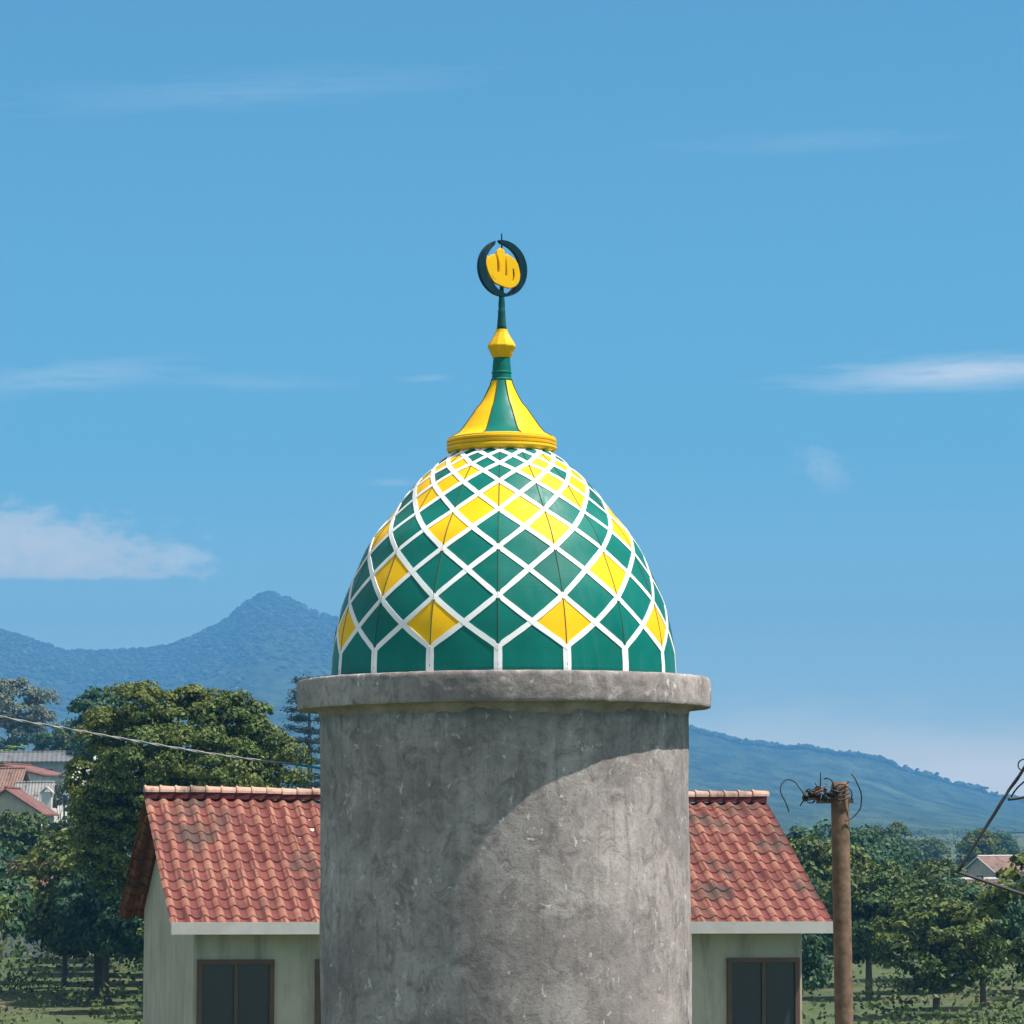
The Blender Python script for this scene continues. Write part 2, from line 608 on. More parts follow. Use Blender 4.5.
LEFT_Y = [-3000, 0, 120, 220, 310, 350, 380, 450, 600, 1500, 2400]
LEFT_Z = [-9, -7.5, -7.5, -5.5, .3, 3.2, 5.8, 7.5, 9, 16, 26]
RIGHT_Y = [-3000, 0, 150, 300, 600, 1500, 2400]
RIGHT_Z = [-9, -7.5, -7.5, -7.0, -5.5, -2, 12]


def ground_h(x, y):
    x, y = np.asarray(x, float), np.asarray(y, float)
    l = np.interp(y, LEFT_Y, LEFT_Z)
    r = np.interp(y, RIGHT_Y, RIGHT_Z)
    a = x / np.maximum(y, 60)
    k = 1 - sm(-.09, .02, a)
    z = l * k + r * (1 - k)
    z = z + (fbm(x / 60, y / 60, 4, 3) - .5) * 3.0 * sm(60, 250, np.hypot(x, y)) + (fbm(x / 400, y / 400, 3, 5) - .5) * 18 * sm(500, 2000, y)
    return z + CZ


CR_PX = [-2200, -1500, -900, -500, -200, -60, 0, 30, 65, 100, 150, 165, 200, 230, 245, 258, 270, 285, 310, 335, 400, 480, 560, 640, 690, 740, 800, 850, 885, 892, 905, 940, 975, 1000, 1060, 1200, 1600, 2400, 3200]
CR_PY = [700, 690, 650, 665, 610, 622, 633, 642, 652, 652, 650, 648, 634, 618, 604, 596, 594, 600, 611, 620, 645, 668, 688, 710, 727.5, 740, 747, 753, 759, 764, 769, 778, 788, 795, 806, 815, 822, 800, 790]


def crest(a):
    px = a * F + 512
    py = np.interp(px, CR_PX, CR_PY) + 4.5 * sm(560, 680, px) + (px - 512) * math.tan(ROLL) * -1.0
    yc = 6200 - 1200 * sm(380, 820, px)
    jag = (fbm(px / 17, px * 0 + 3, 4, 9) - .5) * 4.2
    return yc, (850 - py + jag) / F * yc


def mountain_h(a, y):
    yc, zc = crest(a)
    y0 = 1900.0
    t = np.clip((y - y0) / (yc - y0), 0, 1)
    back = np.clip((y - yc) / 1600, 0, 1)
    base = ground_h(a * y, np.minimum(y, 2400)) - CZ
    s = t ** 1.35
    spur = (fbm(a * F / 75 + t * .7, y / 1500, 5, 21) - .5) * 2
    spur2 = (fbm(a * F / 18, y / 120, 5, 33) - .5) * 2
    amp = np.sin(np.clip(t, 0, 1) * PI) * (1 - back)
    z = base * (1 - s) + (zc) * s + amp * (spur * .16 + spur2 * .035) * np.maximum(zc, 60)
    z = np.minimum(z, base * (1 - t) + zc * np.maximum(t, .02) ** .98 * (.02 + .98 * (y / yc)) + 1e9 * (back > 0))
    z = z * (1 - .75 * back ** 1.2)
    return z + CZ


def grid_mesh(name, X, Y, Z, mat):
    n, m = X.shape
    V = np.stack([X, Y, Z], -1).reshape(-1, 3)
    i = np.arange(n * m).reshape(n, m)
    q = np.stack([i[:-1, :-1], i[1:, :-1], i[1:, 1:], i[:-1, 1:]], -1).reshape(-1, 4)
    o = fast_mesh(name, V, q, mat, smooth=True)
    o['kind'] = 'structure'
    return o


def ground_mat():
    m, nt, b, o = new_mat('grass_and_soil')
    co = coords(nt)
    n1 = noise_tex(nt, co, .012, 6, .6)
    n2 = noise_tex(nt, co, .11, 6, .7)
    n3 = noise_tex(nt, co, 1.4, 4, .7)
    c = mix(nt, ramp(nt, n1.outputs[0], [(.4, 0), (.6, 1)]).outputs[0], (.045, .08, .02), (.09, .12, .035))
    c = mix(nt, ramp(nt, n2.outputs[0], [(.5, 0), (.68, .9)]).outputs[0], c, (.17, .125, .075))
    c = mix(nt, ramp(nt, n3.outputs[0], [(.4, .6), (.6, 0)]).outputs[0], c, (.035, .05, .02))
    L(nt, c, b.inputs['Base Color'])
    b.inputs['Roughness'].default_value = .95
    bump(nt, b, n3.outputs[0], .6, .3)
    return m


def mountain_mat():
    m, nt, b, o = new_mat('forest_and_fields')
    co = coords(nt)
    cs = coords(nt, scale=(1, .12, 1.6))
    n2 = noise_tex(nt, cs, .034, 6, .75)
    n3 = noise_tex(nt, cs, .0075, 5, .65, .8)
    c = mix(nt, ramp(nt, n2.outputs[0], [(.38, 0), (.64, 1)]).outputs[0], (.018, .035, .015), (.085, .125, .05))
    sp = N(nt, 'ShaderNodeSeparateXYZ')
    L(nt, co, sp.inputs[0])
    right = N(nt, 'ShaderNodeMapRange')
    L(nt, sp.outputs[0], right.inputs[0])
    right.inputs[1].default_value = 250
    right.inputs[2].default_value = 520
    f = mth(nt, 'MULTIPLY', right.outputs[0], ramp(nt, n3.outputs[0], [(.55, 0), (.66, .55)]).outputs[0])
    c = mix(nt, f, c, (.20, .27, .13))
    L(nt, c, b.inputs['Base Color'])
    b.inputs['Roughness'].default_value = 1
    b.inputs['Specular IOR Level'].default_value = .1
    bump(nt, b, mth(nt, 'ADD', n2.outputs[0], mth(nt, 'MULTIPLY', n3.outputs[0], .5)), 1.0, 15)
    return m


ax = np.concatenate([-np.geomspace(5950, 320, 40), np.linspace(-310, 310, 180), np.geomspace(320, 5950, 40)])
ay = np.concatenate([np.linspace(-600, 0, 20), np.linspace(6, 640, 160), np.geomspace(650, 7040, 60)])
X, Y = np.meshgrid(ax, ay, indexing='ij')
Z = ground_h(X, np.minimum(Y, 2400))
grid_mesh('ground', X, Y, Z - 3 * sm(1850, 2100, Y), ground_mat())

aa = np.concatenate([np.linspace(-.62, -.2, 200), np.linspace(-.199, .199, 1300), np.linspace(.2, .62, 200)])
yy = np.concatenate([np.linspace(1900, 3600, 60), np.linspace(3620, 6300, 260), np.linspace(6350, 7040, 14)])
A, Yg = np.meshgrid(aa, yy, indexing='ij')
Zm = mountain_h(A, Yg)
grid_mesh('mountains', A * Yg, Yg, Zm, mountain_mat())

# tree line along the crests: nobody could count it
ico_V, ico_F = None, None
bm = bmesh.new()
bmesh.ops.create_icosphere(bm, subdivisions=1, radius=1)
ico_V = np.array([v.co[:] for v in bm.verts])
ico_F = np.array([[v.index for v in f.verts] for f in bm.faces])
bm.free()
Vs, Fs = [], []
cnt = 0
for k in range(16000):
    a = rng.uniform(-.22, .22) if k % 6 else rng.uniform(.05, .155)
    yc, zc = crest(np.array([a]))
    px = a * F + 512
    if 893 < px < 1010 and rng.random() < .7:
        continue
    if px > 600 and k % 3:
        continue
    y = yc[0] - (abs(rng.normal(0, 650)) if (k % 7 and px < 600) else rng.uniform(-4, 14)) + 3
    z = float(mountain_h(np.array([a]), np.array([y]))[0])
    hh = rng.uniform(1.4, 3.6) * ((1.0 + .8 * (k % 5 == 0)) if px > 600 else 1.35)
    p = np.array([a * y, y, z + hh * .35])
    dv = ico_V * (1 + rng.uniform(-.3, .3, (len(ico_V), 1)))
    Vs.append(dv * np.array([hh * rng.uniform(.9, 1.7), hh * 1.2, hh]) + p)
    Fs.append(ico_F + cnt)
    cnt += len(ico_V)
o = fast_mesh('ridge_forest', np.concatenate(Vs), np.concatenate(Fs), leaf_mat('far_forest', (.015, .04, .012), (.05, .085, .025), (.05, .08, .03), 0, .01))
o['kind'] = 'stuff'
o['label'] = 'dark tree line along the mountain crests'


# ------------------------------------------------------------------ foliage
def leaves(blobs, n_clump, per, size, clump_r, seed=0, flat=.8, inner=.25, low=-1.0):
    """leaf quads gathered in clumps over a union of ellipsoid blobs (x,y,z,rx,ry,rz)"""
    g = np.random.default_rng(seed)
    B = np.array(blobs, float)
    wts = (B[:, 3] * B[:, 5]) + 1e-6
    wts /= wts.sum()
    cs, ns = [], []
    tries = 0
    while len(cs) < n_clump and tries < n_clump * 30:
        tries += 1
        b_ = B[g.choice(len(B), p=wts)]
        d = g.normal(size=3)
        d /= np.linalg.norm(d)
        if d[2] < low:
            continue
        rad = 1.0 if g.random() > inner else g.uniform(.5, .95)
        rad *= g.uniform(.9, 1.06)
        p = b_[:3] + d * b_[3:6] * rad
        ins = False
        for c in B:
            q = (p - c[:3]) / c[3:6]
            if (q ** 2).sum() < .72 and g.random() < .9:
                ins = True
                break
        if ins and rad > .95:
            continue
        cs.append(p)
        ns.append(d)
    cs, ns = np.array(cs), np.array(ns)
    n = len(cs)
    cr = clump_r * g.uniform(.6, 1.35, n)
    d = g.normal(size=(n, per, 3))
    d /= np.linalg.norm(d, axis=2, keepdims=True)
    d[..., 2] = np.where(d[..., 2] < -.35, -d[..., 2] * .5, d[..., 2])
    rr = g.uniform(.55, 1.0, (n, per, 1)) ** .6
    pos = cs[:, None, :] + d * rr * cr[:, None, None] * np.array([1, 1, flat])
    nor = d * .8 + ns[:, None, :] * .35 + g.normal(size=(n, per, 3)) * .38
    nor /= np.linalg.norm(nor, axis=2, keepdims=True)
    pos, nor = pos.reshape(-1, 3), nor.reshape(-1, 3)
    t = g.normal(size=pos.shape)
    u = np.cross(nor, t)
    u /= np.linalg.norm(u, axis=1, keepdims=True)
    v = np.cross(nor, u)
    s = size * g.uniform(.6, 1.35, (len(pos), 1))
    V = np.stack([pos - u * s * .5, pos + v * s * -.9 * .35 + nor * s * .06, pos + u * s * .5, pos + v * s * .9 * .35 + nor * s * .06], 1).reshape(-1, 3)
    Fq = np.arange(len(V)).reshape(-1, 4)
    return V, Fq


def trunk_mesh(h, r0, limbs, seed=0, lean=(0, 0)):
    g = random.Random(seed)
    top = Vector((lean[0], lean[1], h))
    pts = catmull([(0, 0, -.5), (lean[0] * .2 + g.uniform(-.1, .1) * r0, 0, h * .35), (lean[0] * .6, lean[1] * .5, h * .7), top], 4)
    n = len(pts)
    P = [tube(pts, [r0 * (1.15 - .75 * i / (n - 1)) for i in range(n)], 8)]
    for (tx, ty, tz, z0) in limbs:
        k = z0 / h
        st = Vector((lean[0] * k, lean[1] * k, z0))
        en = Vector((tx, ty, tz))
        md = st.lerp(en, .5) + Vector((g.uniform(-.3, .3), g.uniform(-.3, .3), (tz - z0) * -.08))
        pp = catmull([st, md, en], 4)
        P.append(tube(pp, [r0 * .42 * (1 - .8 * i / (len(pp) - 1)) for i in range(len(pp))], 6))
    return join(P)


def tree(name, label, cat, base, blobs, trunk_h, r0, n_clump, per, size, clump_r, mat, bark, seed, group=None, limbs=None, low=-1.0, flat=.8, inner=.25):
    t = thing(name, label, cat, base, 0, group)
    V, Fq = leaves(blobs, n_clump, per, size, clump_r, seed, flat=flat, inner=inner, low=low)
    fast_mesh('crown', V, Fq, mat, t)
    if limbs is None:
        g = random.Random(seed)
        limbs = [(b_[0] + g.uniform(-.3, .3) * b_[3], b_[1], b_[2] + b_[5] * .3, trunk_h * g.uniform(.5, .95)) for b_ in blobs[:7]]
    TV, TF = trunk_mesh(trunk_h, r0, limbs, seed)
    mesh_obj('trunk', TV, TF, bark, t, smooth=True)
    return t


def gz(x, y):
    return float(ground_h(np.array([x]), np.array([y]))[0])


# big round tree behind the red roof; blobs given as picture offsets at its distance
YB = 130.0
sB = YB / F
pb = at(188, 850, YB)
base = Vector((pb.x, YB, gz(pb.x, YB)))


def blobs_px(lst, Y, base):
    out = []
    s = Y / F
    for (px, py, rx, ry, dy, rd) in lst:
        p = at(px, py, Y)
        out.append((p.x - base.x, dy, p.z - base.z, rx * s, rd * s, ry * s))
    return out


bl = blobs_px([(185, 778, 86, 66, .6, 76), (126, 711, 20, 24, .5, 24), (150, 713, 24, 26, -.3, 30), (185, 717, 30, 27, -.4, 34), (222, 721, 30, 26, -.4, 34), (252, 733, 22, 24, 0, 30),
               (270, 752, 20, 27, 0, 28), (291, 776, 15, 30, .3, 24), (106, 745, 26, 34, 0, 34), (92, 787, 20, 36, 0, 32), (190, 850, 92, 52, 0, 70), (238, 830, 56, 40, -1.4, 44), (135, 850, 55, 45, -1, 50),
               (150, 768, 40, 38, -2.4, 34), (205, 765, 40, 34, -2.6, 34), (240, 775, 34, 30, -2.0, 34), (272, 838, 36, 40, 0, 36), (120, 805, 34, 30, -2.2, 30), (180, 805, 36, 28, -2.9, 30)], YB, base)
tree('big_leafy_tree', 'large dense round olive-green tree behind the red tile roof', 'tree', base, bl, 7.5, .42, 950, 150, .16, .46, M['leaf_big'], M['bark'], 11, inner=.22, flat=.7)
big = [o for o in C.objects if o.name.startswith('big_leafy')][0]
# a few pale blossoms low on its left
fv = []
for (px, py, r) in [(79, 769, 2.2), (76, 776, 2.6), (89, 772, 1.4), (113, 789, 1.8), (96, 758, 1.1), (84, 783, 1.2), (120, 765, 1.2)]:
    p = at(px, py, YB - 2.9)
    for k in range(5):
        q = p - base + Vector((random.uniform(-1, 1), random.uniform(-1, 1), random.uniform(-1, 1))) * r * sB * 1.6
        fv.append((ico_V * np.array([.045, .05, .04]) * random.uniform(.6, 1.2) + np.array(q[:]), ico_F))
Vv, Ff, c0 = [], [], 0
for a_, b_ in fv:
    Vv.append(a_)
    Ff.append(b_ + c0)
    c0 += len(a_)
ob = fast_mesh('blossom', np.concatenate(Vv), np.concatenate(Ff), M['fruit'], big)
ob['kind'] = 'stuff'

# bluish tree peeping out behind it on the left
Y2 = 230.0
p2 = at(96, 850, Y2)
base = Vector((p2.x, Y2, gz(p2.x, Y2)))
bl = blobs_px([(96, 716, 21, 22, 0, 22), (112, 725, 20, 24, 0, 20), (92, 746, 16, 20, 0, 18), (84, 708, 8, 8, 0, 8), (104, 770, 20, 30, 0, 20)], Y2, base)
tree('bluish_tree', 'small blue-green tree peeping out left of the big round tree', 'tree', base, bl, 8, .25, 150, 60, .30, .55, M['leaf_teal'], M['bark'], 12)

# pale feathery tree at the left edge
Y3 = 430.0
p3 = at(12, 850, Y3)
base = Vector((p3.x, Y3, gz(p3.x, Y3)))
bl = blobs_px([(12, 706, 28, 26, 0, 26), (36, 708, 20, 22, 0, 20), (-20, 708, 30, 30, 0, 26), (42, 728, 14, 18, 0, 16), (5, 734, 26, 18, 0, 20), (-30, 740, 25, 22, 0, 20)], Y3, base)
tree('pale_tree', 'tall dusty grey-green tree at the left edge above the grey roof', 'tree', base, bl, 9, .35, 230, 60, .42, .85, M['leaf_pale'], M['bark_pale'], 13, flat=.9, inner=.35)

# green bushes and a leaning pale-barked tree above the grey roof
Y4 = 405.0
for i, (px, py, rx, ry, lab, mt, nm) in enumerate([
        (47, 745, 14, 14, 'dark bushy tree with pale leaning limb above the grey roof', 'leaf_teal', 'bushy_tree'),
        (66, 742, 14, 18, 'green rounded tree between the grey roof and the big tree', 'leaf_mid', 'rounded_tree'),
        (82, 756, 12, 22, 'narrow green tree touching the left side of the big round tree', 'leaf_teal', 'narrow_tree')]):
    pp = at(px, 850, Y4 - 10 * i)
    base = Vector((pp.x, Y4 - 10 * i, gz(pp.x, Y4 - 10 * i)))
    bl = blobs_px([(px, py, rx, ry, 0, rx), (px + 4, py + 12, rx, ry, 0, rx), (px - 5, py + 18, rx, ry, 0, rx)], Y4 - 10 * i, base)
    tree(nm, lab, 'tree', base, bl, 3.5, .2, 90, 55, .36, .65, M[mt], M['bark_pale'], 20 + i)


# banana-like plants
def banana(name, label, px, py, Y, hgt, n=9, seed=0):
    g = random.Random(seed)
    pp = at(px, py, Y)
    t = thing(name, label, 'plant', (pp.x, Y, pp.z))
    TV, TF = tube([(0, 0, -1.5), (0, 0, hgt * .45)], [.16, .1], 8)
    mesh_obj('stem', TV, TF, M['leaf_lime'], t)
    for k in range(n):
        a = 2 * PI * k / n + g.uniform(-.3, .3)
        ln = hgt * g.uniform(.7, 1.1)
        V, Fc = [], []
        m_ = 9
        for i in range(m_):
            u = i / (m_ - 1)
            r = ln * (u * .75)
            z = hgt * .42 + ln * (1.0 * u - .85 * u * u) * g.uniform(.95, 1.05)
            wd = .26 * math.sin(PI * min(1, u * .92 + .08)) ** .6 + .01
            cx, cy = math.cos(a) * r, math.sin(a) * r
            tx, ty = -math.sin(a), math.cos(a)
            V += [(cx - tx * wd, cy - ty * wd, z - wd * .3), (cx, cy, z), (cx + tx * wd, cy + ty * wd, z - wd * .3)]
        for i in range(m_ - 1):
            for j in range(2):
                Fc.append((i * 3 + j, i * 3 + j + 1, i * 3 + j + 4, i * 3 + j + 3))
        mesh_obj('leaf', V, Fc, M['leaf_lime'], t, smooth=True)


banana('banana_plant', 'bright green banana plant at the left edge above the grey roof', 3, 760, 392, 1.7, seed=1)
banana('banana_plant', 'bright green banana plant just right of the leftmost one', 16, 757, 391, 1.8, seed=2)

# layered conifer left of the concrete drum
Y5 = 330.0
p5 = at(309, 850, Y5)
base = Vector((p5.x, Y5, gz(p5.x, Y5)))
t = thing('conifer_tree', 'slender bluish conifer with level tiers of branches beside the concrete drum', 'tree', base)
s5 = Y5 / F
topz = at(309, 676, Y5).z - base.z
TV, TF = tube([(0, 0, -.5), (0.1, 0, topz * .5), (0, 0, topz)], [.32, .22, .05], 8)
mesh_obj('trunk', TV, TF, M['bark'], t, smooth=True)
g = np.random.default_rng(5)
CV, CF, c0 = [], [], 0
BV = []
for k, py in enumerate(np.arange(681, 800, 10.5) + g.uniform(-2.5, 2.5, 12)):
    z0 = at(309, py, Y5).z - base.z
    ln0 = min(27, 12 + (py - 676) * .5) * s5
    for j in range(7):
        a = 2 * PI * j / 7 + k * .9 + g.uniform(-.25, .25)
        ln = ln0 * g.uniform(.6, 1.1)
        tip = Vector((math.cos(a) * ln, math.sin(a) * ln, z0 + ln * g.uniform(.05, .28)))
        BV.append(tube([(0, 0, z0), (tip.x * .5, tip.y * .5, z0 + .02 * ln), tip], [.05, .035, .015], 4))
        for u in (.42, .62, .82, 1.0):
            if g.random() < .32:
                continue
            c = Vector((0, 0, z0)).lerp(tip, u)
            n = 44
            d = g.normal(size=(n, 3)) * np.array([.30, .30, .15]) + np.array(c[:])
            nn = g.normal(size=(n, 3)) * .6 + np.array([0, 0, 1])
            nn /= np.linalg.norm(nn, axis=1, keepdims=True)
            uu = np.cross(nn, g.normal(size=(n, 3)))
            uu /= np.linalg.norm(uu, axis=1, keepdims=True)
            vv = np.cross(nn, uu)
            sz = .34 * g.uniform(.5, 1.3, (n, 1))
            q = np.stack([d - uu * sz * .5, d - vv * sz * .18, d + uu * sz * .5, d + vv * sz * .18], 1).reshape(-1, 3)
            CV.append(q)
            CF.append(np.arange(len(q)).reshape(-1, 4) + c0)
            c0 += len(q)
fast_mesh('crown', np.concatenate(CV), np.concatenate(CF), M['leaf_pine'], t)
bv, bf = join(BV)
ob = mesh_obj('branch', bv, bf, M['bark'], t)
ob['kind'] = 'stuff'

# lone trees on the low right end of the ridge
def hill_tree(px, py, h, kind, proto={}):
    a = (px - 512) / F
    yc, zc = crest(np.array([a]))
    y = float(yc[0]) - 15
    z = float(mountain_h(np.array([a]), np.array([y]))[0])
    if kind not in proto:
        t = thing('hilltop_tree', 'x', 'tree', (a * y, y, z))
        if kind == 0:
            bl = [(0, 0, 6.0, 2.6, 2.6, 2.0), (1.4, 0, 7.2, 1.8, 1.8, 1.4)]
        elif kind == 1:
            bl = [(0, 0, 7.5, 3.8, 3.0, 1.3)]
        else:
            bl = [(-1.0, 0, 6.5, 1.4, 1.4, 2.6), (1.5, 0, 8.0, 1.6, 1.6, 1.5)]
        V, Fq = leaves(bl, 40, 26, .9, .8, 50 + kind)
        fast_mesh('crown', V, Fq, M['leaf_pine'], t)
        TV, TF = trunk_mesh(6.5, .4, [(1.5, 0, 7.5, 4)], kind)
        mesh_obj('trunk', TV, TF, M['bark'], t)
        proto[kind] = t
    else:
        t = copy_tree(proto[kind])
        t.location = (a * y, y, z)
    h *= 1.35
    t.scale = (h, h, h)
    return t


for px, h, kind, lab in [
        (902, .8, 0, 'small tree on the ridge just below its steep bushy step'),
        (914, .75, 2, 'small forked tree on the upper part of the falling ridge'),
        (933, .95, 0, 'tallest of the round little trees halfway down the falling ridge'),
        (944, .6, 1, 'low wide little tree right of the tallest ridge tree'),
        (952, .5, 2, 'tiny forked tree in the gap before the flat-topped ridge trees'),
        (966, .7, 1, 'wide bushy tree left of the flat-topped tree on the ridge'),
        (982, .85, 1, 'flat-topped umbrella-shaped tree low on the falling ridge'),
        (993, .6, 2, 'small leaning tree right of the flat-topped ridge tree'),
        (1002, .6, 0, 'last small tree at the low right end of the ridge')]:
    t = hill_tree(px, 0, h, kind)
    t['label'] = lab
    t['group'] = 'lone trees along the falling ridge'

# ------------------------------------------------------------------ the tower (raw concrete drum)
D = 25.5
s = D / F / math.cos(PITCH)
pt = at(504.0, 700, D)
TX = pt.x
z_top = at(504, 680.3, D).z
z_bot = at(504, 710.0, D).z
R_SLAB, R_DRUM = 206.3 * D / F, 183.7 * D / F
tower = thing('concrete_drum', 'unpainted grey concrete cylinder with projecting rim that carries the dome', 'tower', (TX, D, 0))
prof = [(R_DRUM, -.3)] + [(R_DRUM + .004 * math.sin(z * 3), z) for z in np.arange(.2, z_bot - .12, .12)] + [(R_DRUM + .002, z_bot + .01)]
V, Fc = lathe(prof, 200, jitter=.006, jscale=2.6)
mesh_obj('drum_wall', V, Fc, M['concrete'], tower, smooth=True)
V, Fc = [], []
nf = 300
for k in range(nf):
    a = 2 * PI * k / nf
    ca, sa = math.cos(a), math.sin(a)
    q = Vector((ca, sa, 0))
    low_ = .055 + .045 * noise.fractal(q * 5, 1.0, 2.0, 4) + .02 * noise.noise(q * 30)
    rr_ = .006 * noise.noise(q * 22)
    for r, z in ((R_DRUM - .02, z_bot - low_ - .004), (R_DRUM + .004 + rr_ * .3, z_bot - low_), (R_DRUM + .008 + rr_ * .6, z_bot - low_ * .5), (R_DRUM + .016 + rr_, z_bot - .012), (R_DRUM + .05, z_bot + .008)):
        V.append((ca * r, sa * r, z))
for k in range(nf):
    k2 = (k + 1) % nf
    for i in range(4):
        Fc.append((k * 5 + i, k2 * 5 + i, k2 * 5 + i + 1, k * 5 + i + 1))
mesh_obj('mortar_fillet', V, Fc, M['fillet'], tower, smooth=True)
h = z_top - z_bot
prof = [(R_DRUM - .1, z_bot + .012), (R_DRUM + .05, z_bot + .003), (R_SLAB - .02, z_bot), (R_SLAB - .004, z_bot + .002), (R_SLAB - .001, z_bot + .007)]
prof += [(R_SLAB + .004 * math.sin(PI * k / 12), z_bot + .012 + (h - .024) * k / 12) for k in range(1, 12)]
prof += [(R_SLAB - .002, z_top - .012), (R_SLAB - .009, z_top - .003), (R_SLAB - .024, z_top), (R_SLAB - .06, z_top + .001), (R_SLAB - .2, z_top + .004), (.9, z_top + .006)]
V, Fc = lathe(prof, 420, jitter=.003, jscale=3.0)
nv = []
for v in V:
    p = Vector(v)
    r_ = math.hypot(p.x, p.y)
    if r_ > R_DRUM + .06:
        k = .0042 * noise.fractal(p * 18, 1.0, 2.0, 4) - .006 * max(0, noise.noise(p * 9 + Vector((3, 1, 7))) - .25)
        p.x *= 1 + k / r_
        p.y *= 1 + k / r_
        p.z += .5 * k
    nv.append(p)
V = nv
rim = mesh_obj('rim_slab', V, Fc, M['concrete'], tower, smooth=True)
rim.data.set_sharp_from_angle(angle=R_(38))

# ------------------------------------------------------------------ the dome
# silhouette read from the photograph: picture height -> radius
SIL = [(680, 171.5), (673, 172.3), (635, 168.5), (601, 159.8), (572, 147.5), (541, 132), (516, 111.8), (489, 91), (470, 71.5), (457, 55.5), (447, 40)]
zs = [at(503, y, D).z for y, r in SIL]
rs = [r * D / F for y, r in SIL]
zs[0] = z_top - .01
DX = at(503.4, 674, D).x
PHI0 = R_(-1.5)          # azimuth of the seam that faces the viewer


def prof_R(z):
    # monotone cubic through the silhouette points
    n = len(zs)
    if z <= zs[0]:
        return rs[0]
    for i in range(n - 1):
        if z <= zs[i + 1]:
            break
    h_ = zs[i + 1] - zs[i]
    t_ = (z - zs[i]) / h_

    def slope(k):
        if k <= 0:
            return (rs[1] - rs[0]) / (zs[1] - zs[0])
        if k >= n - 1:
            return (rs[-1] - rs[-2]) / (zs[-1] - zs[-2])
        return (rs[k + 1] - rs[k - 1]) / (zs[k + 1] - zs[k - 1])
    m0, m1 = slope(i) * h_, slope(i + 1) * h_
    t2, t3 = t_ * t_, t_ ** 3
    return (2 * t3 - 3 * t2 + 1) * rs[i] + (t3 - 2 * t2 + t_) * m0 + (-2 * t3 + 3 * t2) * rs[i + 1] + (t3 - t2) * m1


NP = 16
cosq = math.cos(PI / NP)


def node_z(y_px, mid):
    """height on the front of the dome whose picture row is y_px"""
    lo, hi = z_top - .3, zs[-1] + .05
    for _ in range(50):
        z = (lo + hi) / 2
        r = prof_R(z) * (cosq if mid else 1)
        th = R_(10) if mid else 0
        p = (DX + r * math.sin(th), D - r * math.cos(th), z)
        if proj(p)[1] > y_px:
            lo = z
        else:
            hi = z
    return (lo + hi) / 2


LEV = [646, 621.8, 595, 569.6, 546.5, 527.5, 509, 494.2, 480.8, 471.2, 463, 456.2, 450.5, 445.5]
LZ = [node_z(y, i % 2 == 1) for i, y in enumerate(LEV)]
step_ = LZ[-1] - LZ[-2]
LZ.append(LZ[-1] + step_ * .9)
NL = len(LZ) - 1


def lev_z(t):
    """smooth height of lattice level t (t<0 runs down to the slab)"""
    if t < 0:
        return LZ[0] + t * (LZ[0] - (z_top - .012))
    i = min(int(t), NL - 1)
    f = t - i
    z0, z1 = LZ[i], LZ[i + 1]
    m0 = (LZ[i + 1] - LZ[i - 1]) / 2 if i > 0 else (LZ[1] - LZ[0])
    m1 = (LZ[i + 2] - LZ[i]) / 2 if i + 2 <= NL else (LZ[NL] - LZ[NL - 1])
    return (2 * f ** 3 - 3 * f * f + 1) * z0 + (f ** 3 - 2 * f * f + f) * m0 + (-2 * f ** 3 + 3 * f * f) * z1 + (f ** 3 - f * f) * m1


def seam_pt(k, t, off=0.0):
    z = lev_z(t)
    r = prof_R(z)
    a = PHI0 + 2 * PI * k / NP
    return Vector((math.sin(a) * r, -math.cos(a) * r, z))


def gore(k, u, t, off=0.0):
    """point on gore k; u 0..1 from seam k to seam k+1"""
    p = seam_pt(k, t).lerp(seam_pt(k + 1, t), u)
    a = PHI0 + 2 * PI * (k + .5) / NP
    bulge = .012 * math.sin(PI * u) * min(1, prof_R(p.z))
    z = p.z
    dr = (prof_R(z + .01) - prof_R(z - .01)) / .02
    nrm = Vector((math.sin(a), -math.cos(a), -dr)).normalized()
    return p + nrm * (bulge + off)


dome = thing('mosque_dome', 'pointed green mosque dome with white lattice and yellow diamonds and a tall finial', 'dome', (DX, D, 0))
YEL = {(2, 0), (6, 0), (2, 4), (6, 4), (2, 8), (6, 8), (4, 2), (4, 6), (4, 10), (0, 6), (1, 5), (7, 5), (3, 7), (5, 7), (3, 9), (5, 9)}


def is_yellow(c, n):
    return ((c % 8), n) in YEL


SUB = 6
for k in range(NP):
    V, Fc, mi = [], [], []
    nu = 2 * SUB
    rows = [-1 + i / 4 for i in range(4)] + [i / SUB for i in range(NL * SUB + 1)]
    for t_ in rows:
        for i in range(nu + 1):
            V.append(gore(k, i / nu, t_))
    w_ = nu + 1
    for r in range(len(rows) - 1):
        for i in range(nu):
            a, b_, c_, d_ = r * w_ + i, r * w_ + i + 1, (r + 1) * w_ + i + 1, (r + 1) * w_ + i
            if rows[r] < 0:
                Fc.append((a, b_, c_, d_))
                mi.append(0)
                continue
            lvl = int(rows[r] + 1e-6)
            # lattice line in this half cell: rises away from seam when level even
            half = 0 if i < SUB else 1
            up = (lvl % 2 == 0) == (half == 0)
            tris = ((a, b_, c_), (a, c_, d_)) if up else ((a, b_, d_), (b_, c_, d_))
            for tr in tris:
                uu = sum(((q % w_) / SUB) for q in tr) / 3       # 0..2 half columns
                tt = sum(rows[q // w_] for q in tr) / 3
                # diamonds are the cells of the diagonal lattice
                p_, q_ = math.floor((tt + uu) / 2), math.floor((tt - uu) / 2)
                cc, nn = p_ - q_, p_ + q_     # centre column, bottom level
                Fc.append(tr)
                mi.append(1 if is_yellow(2 * k + cc, nn) and nn >= 0 else 0)
    mesh_obj('panel', V, Fc, [M['green'], M['yellow']], dome, mi=mi)

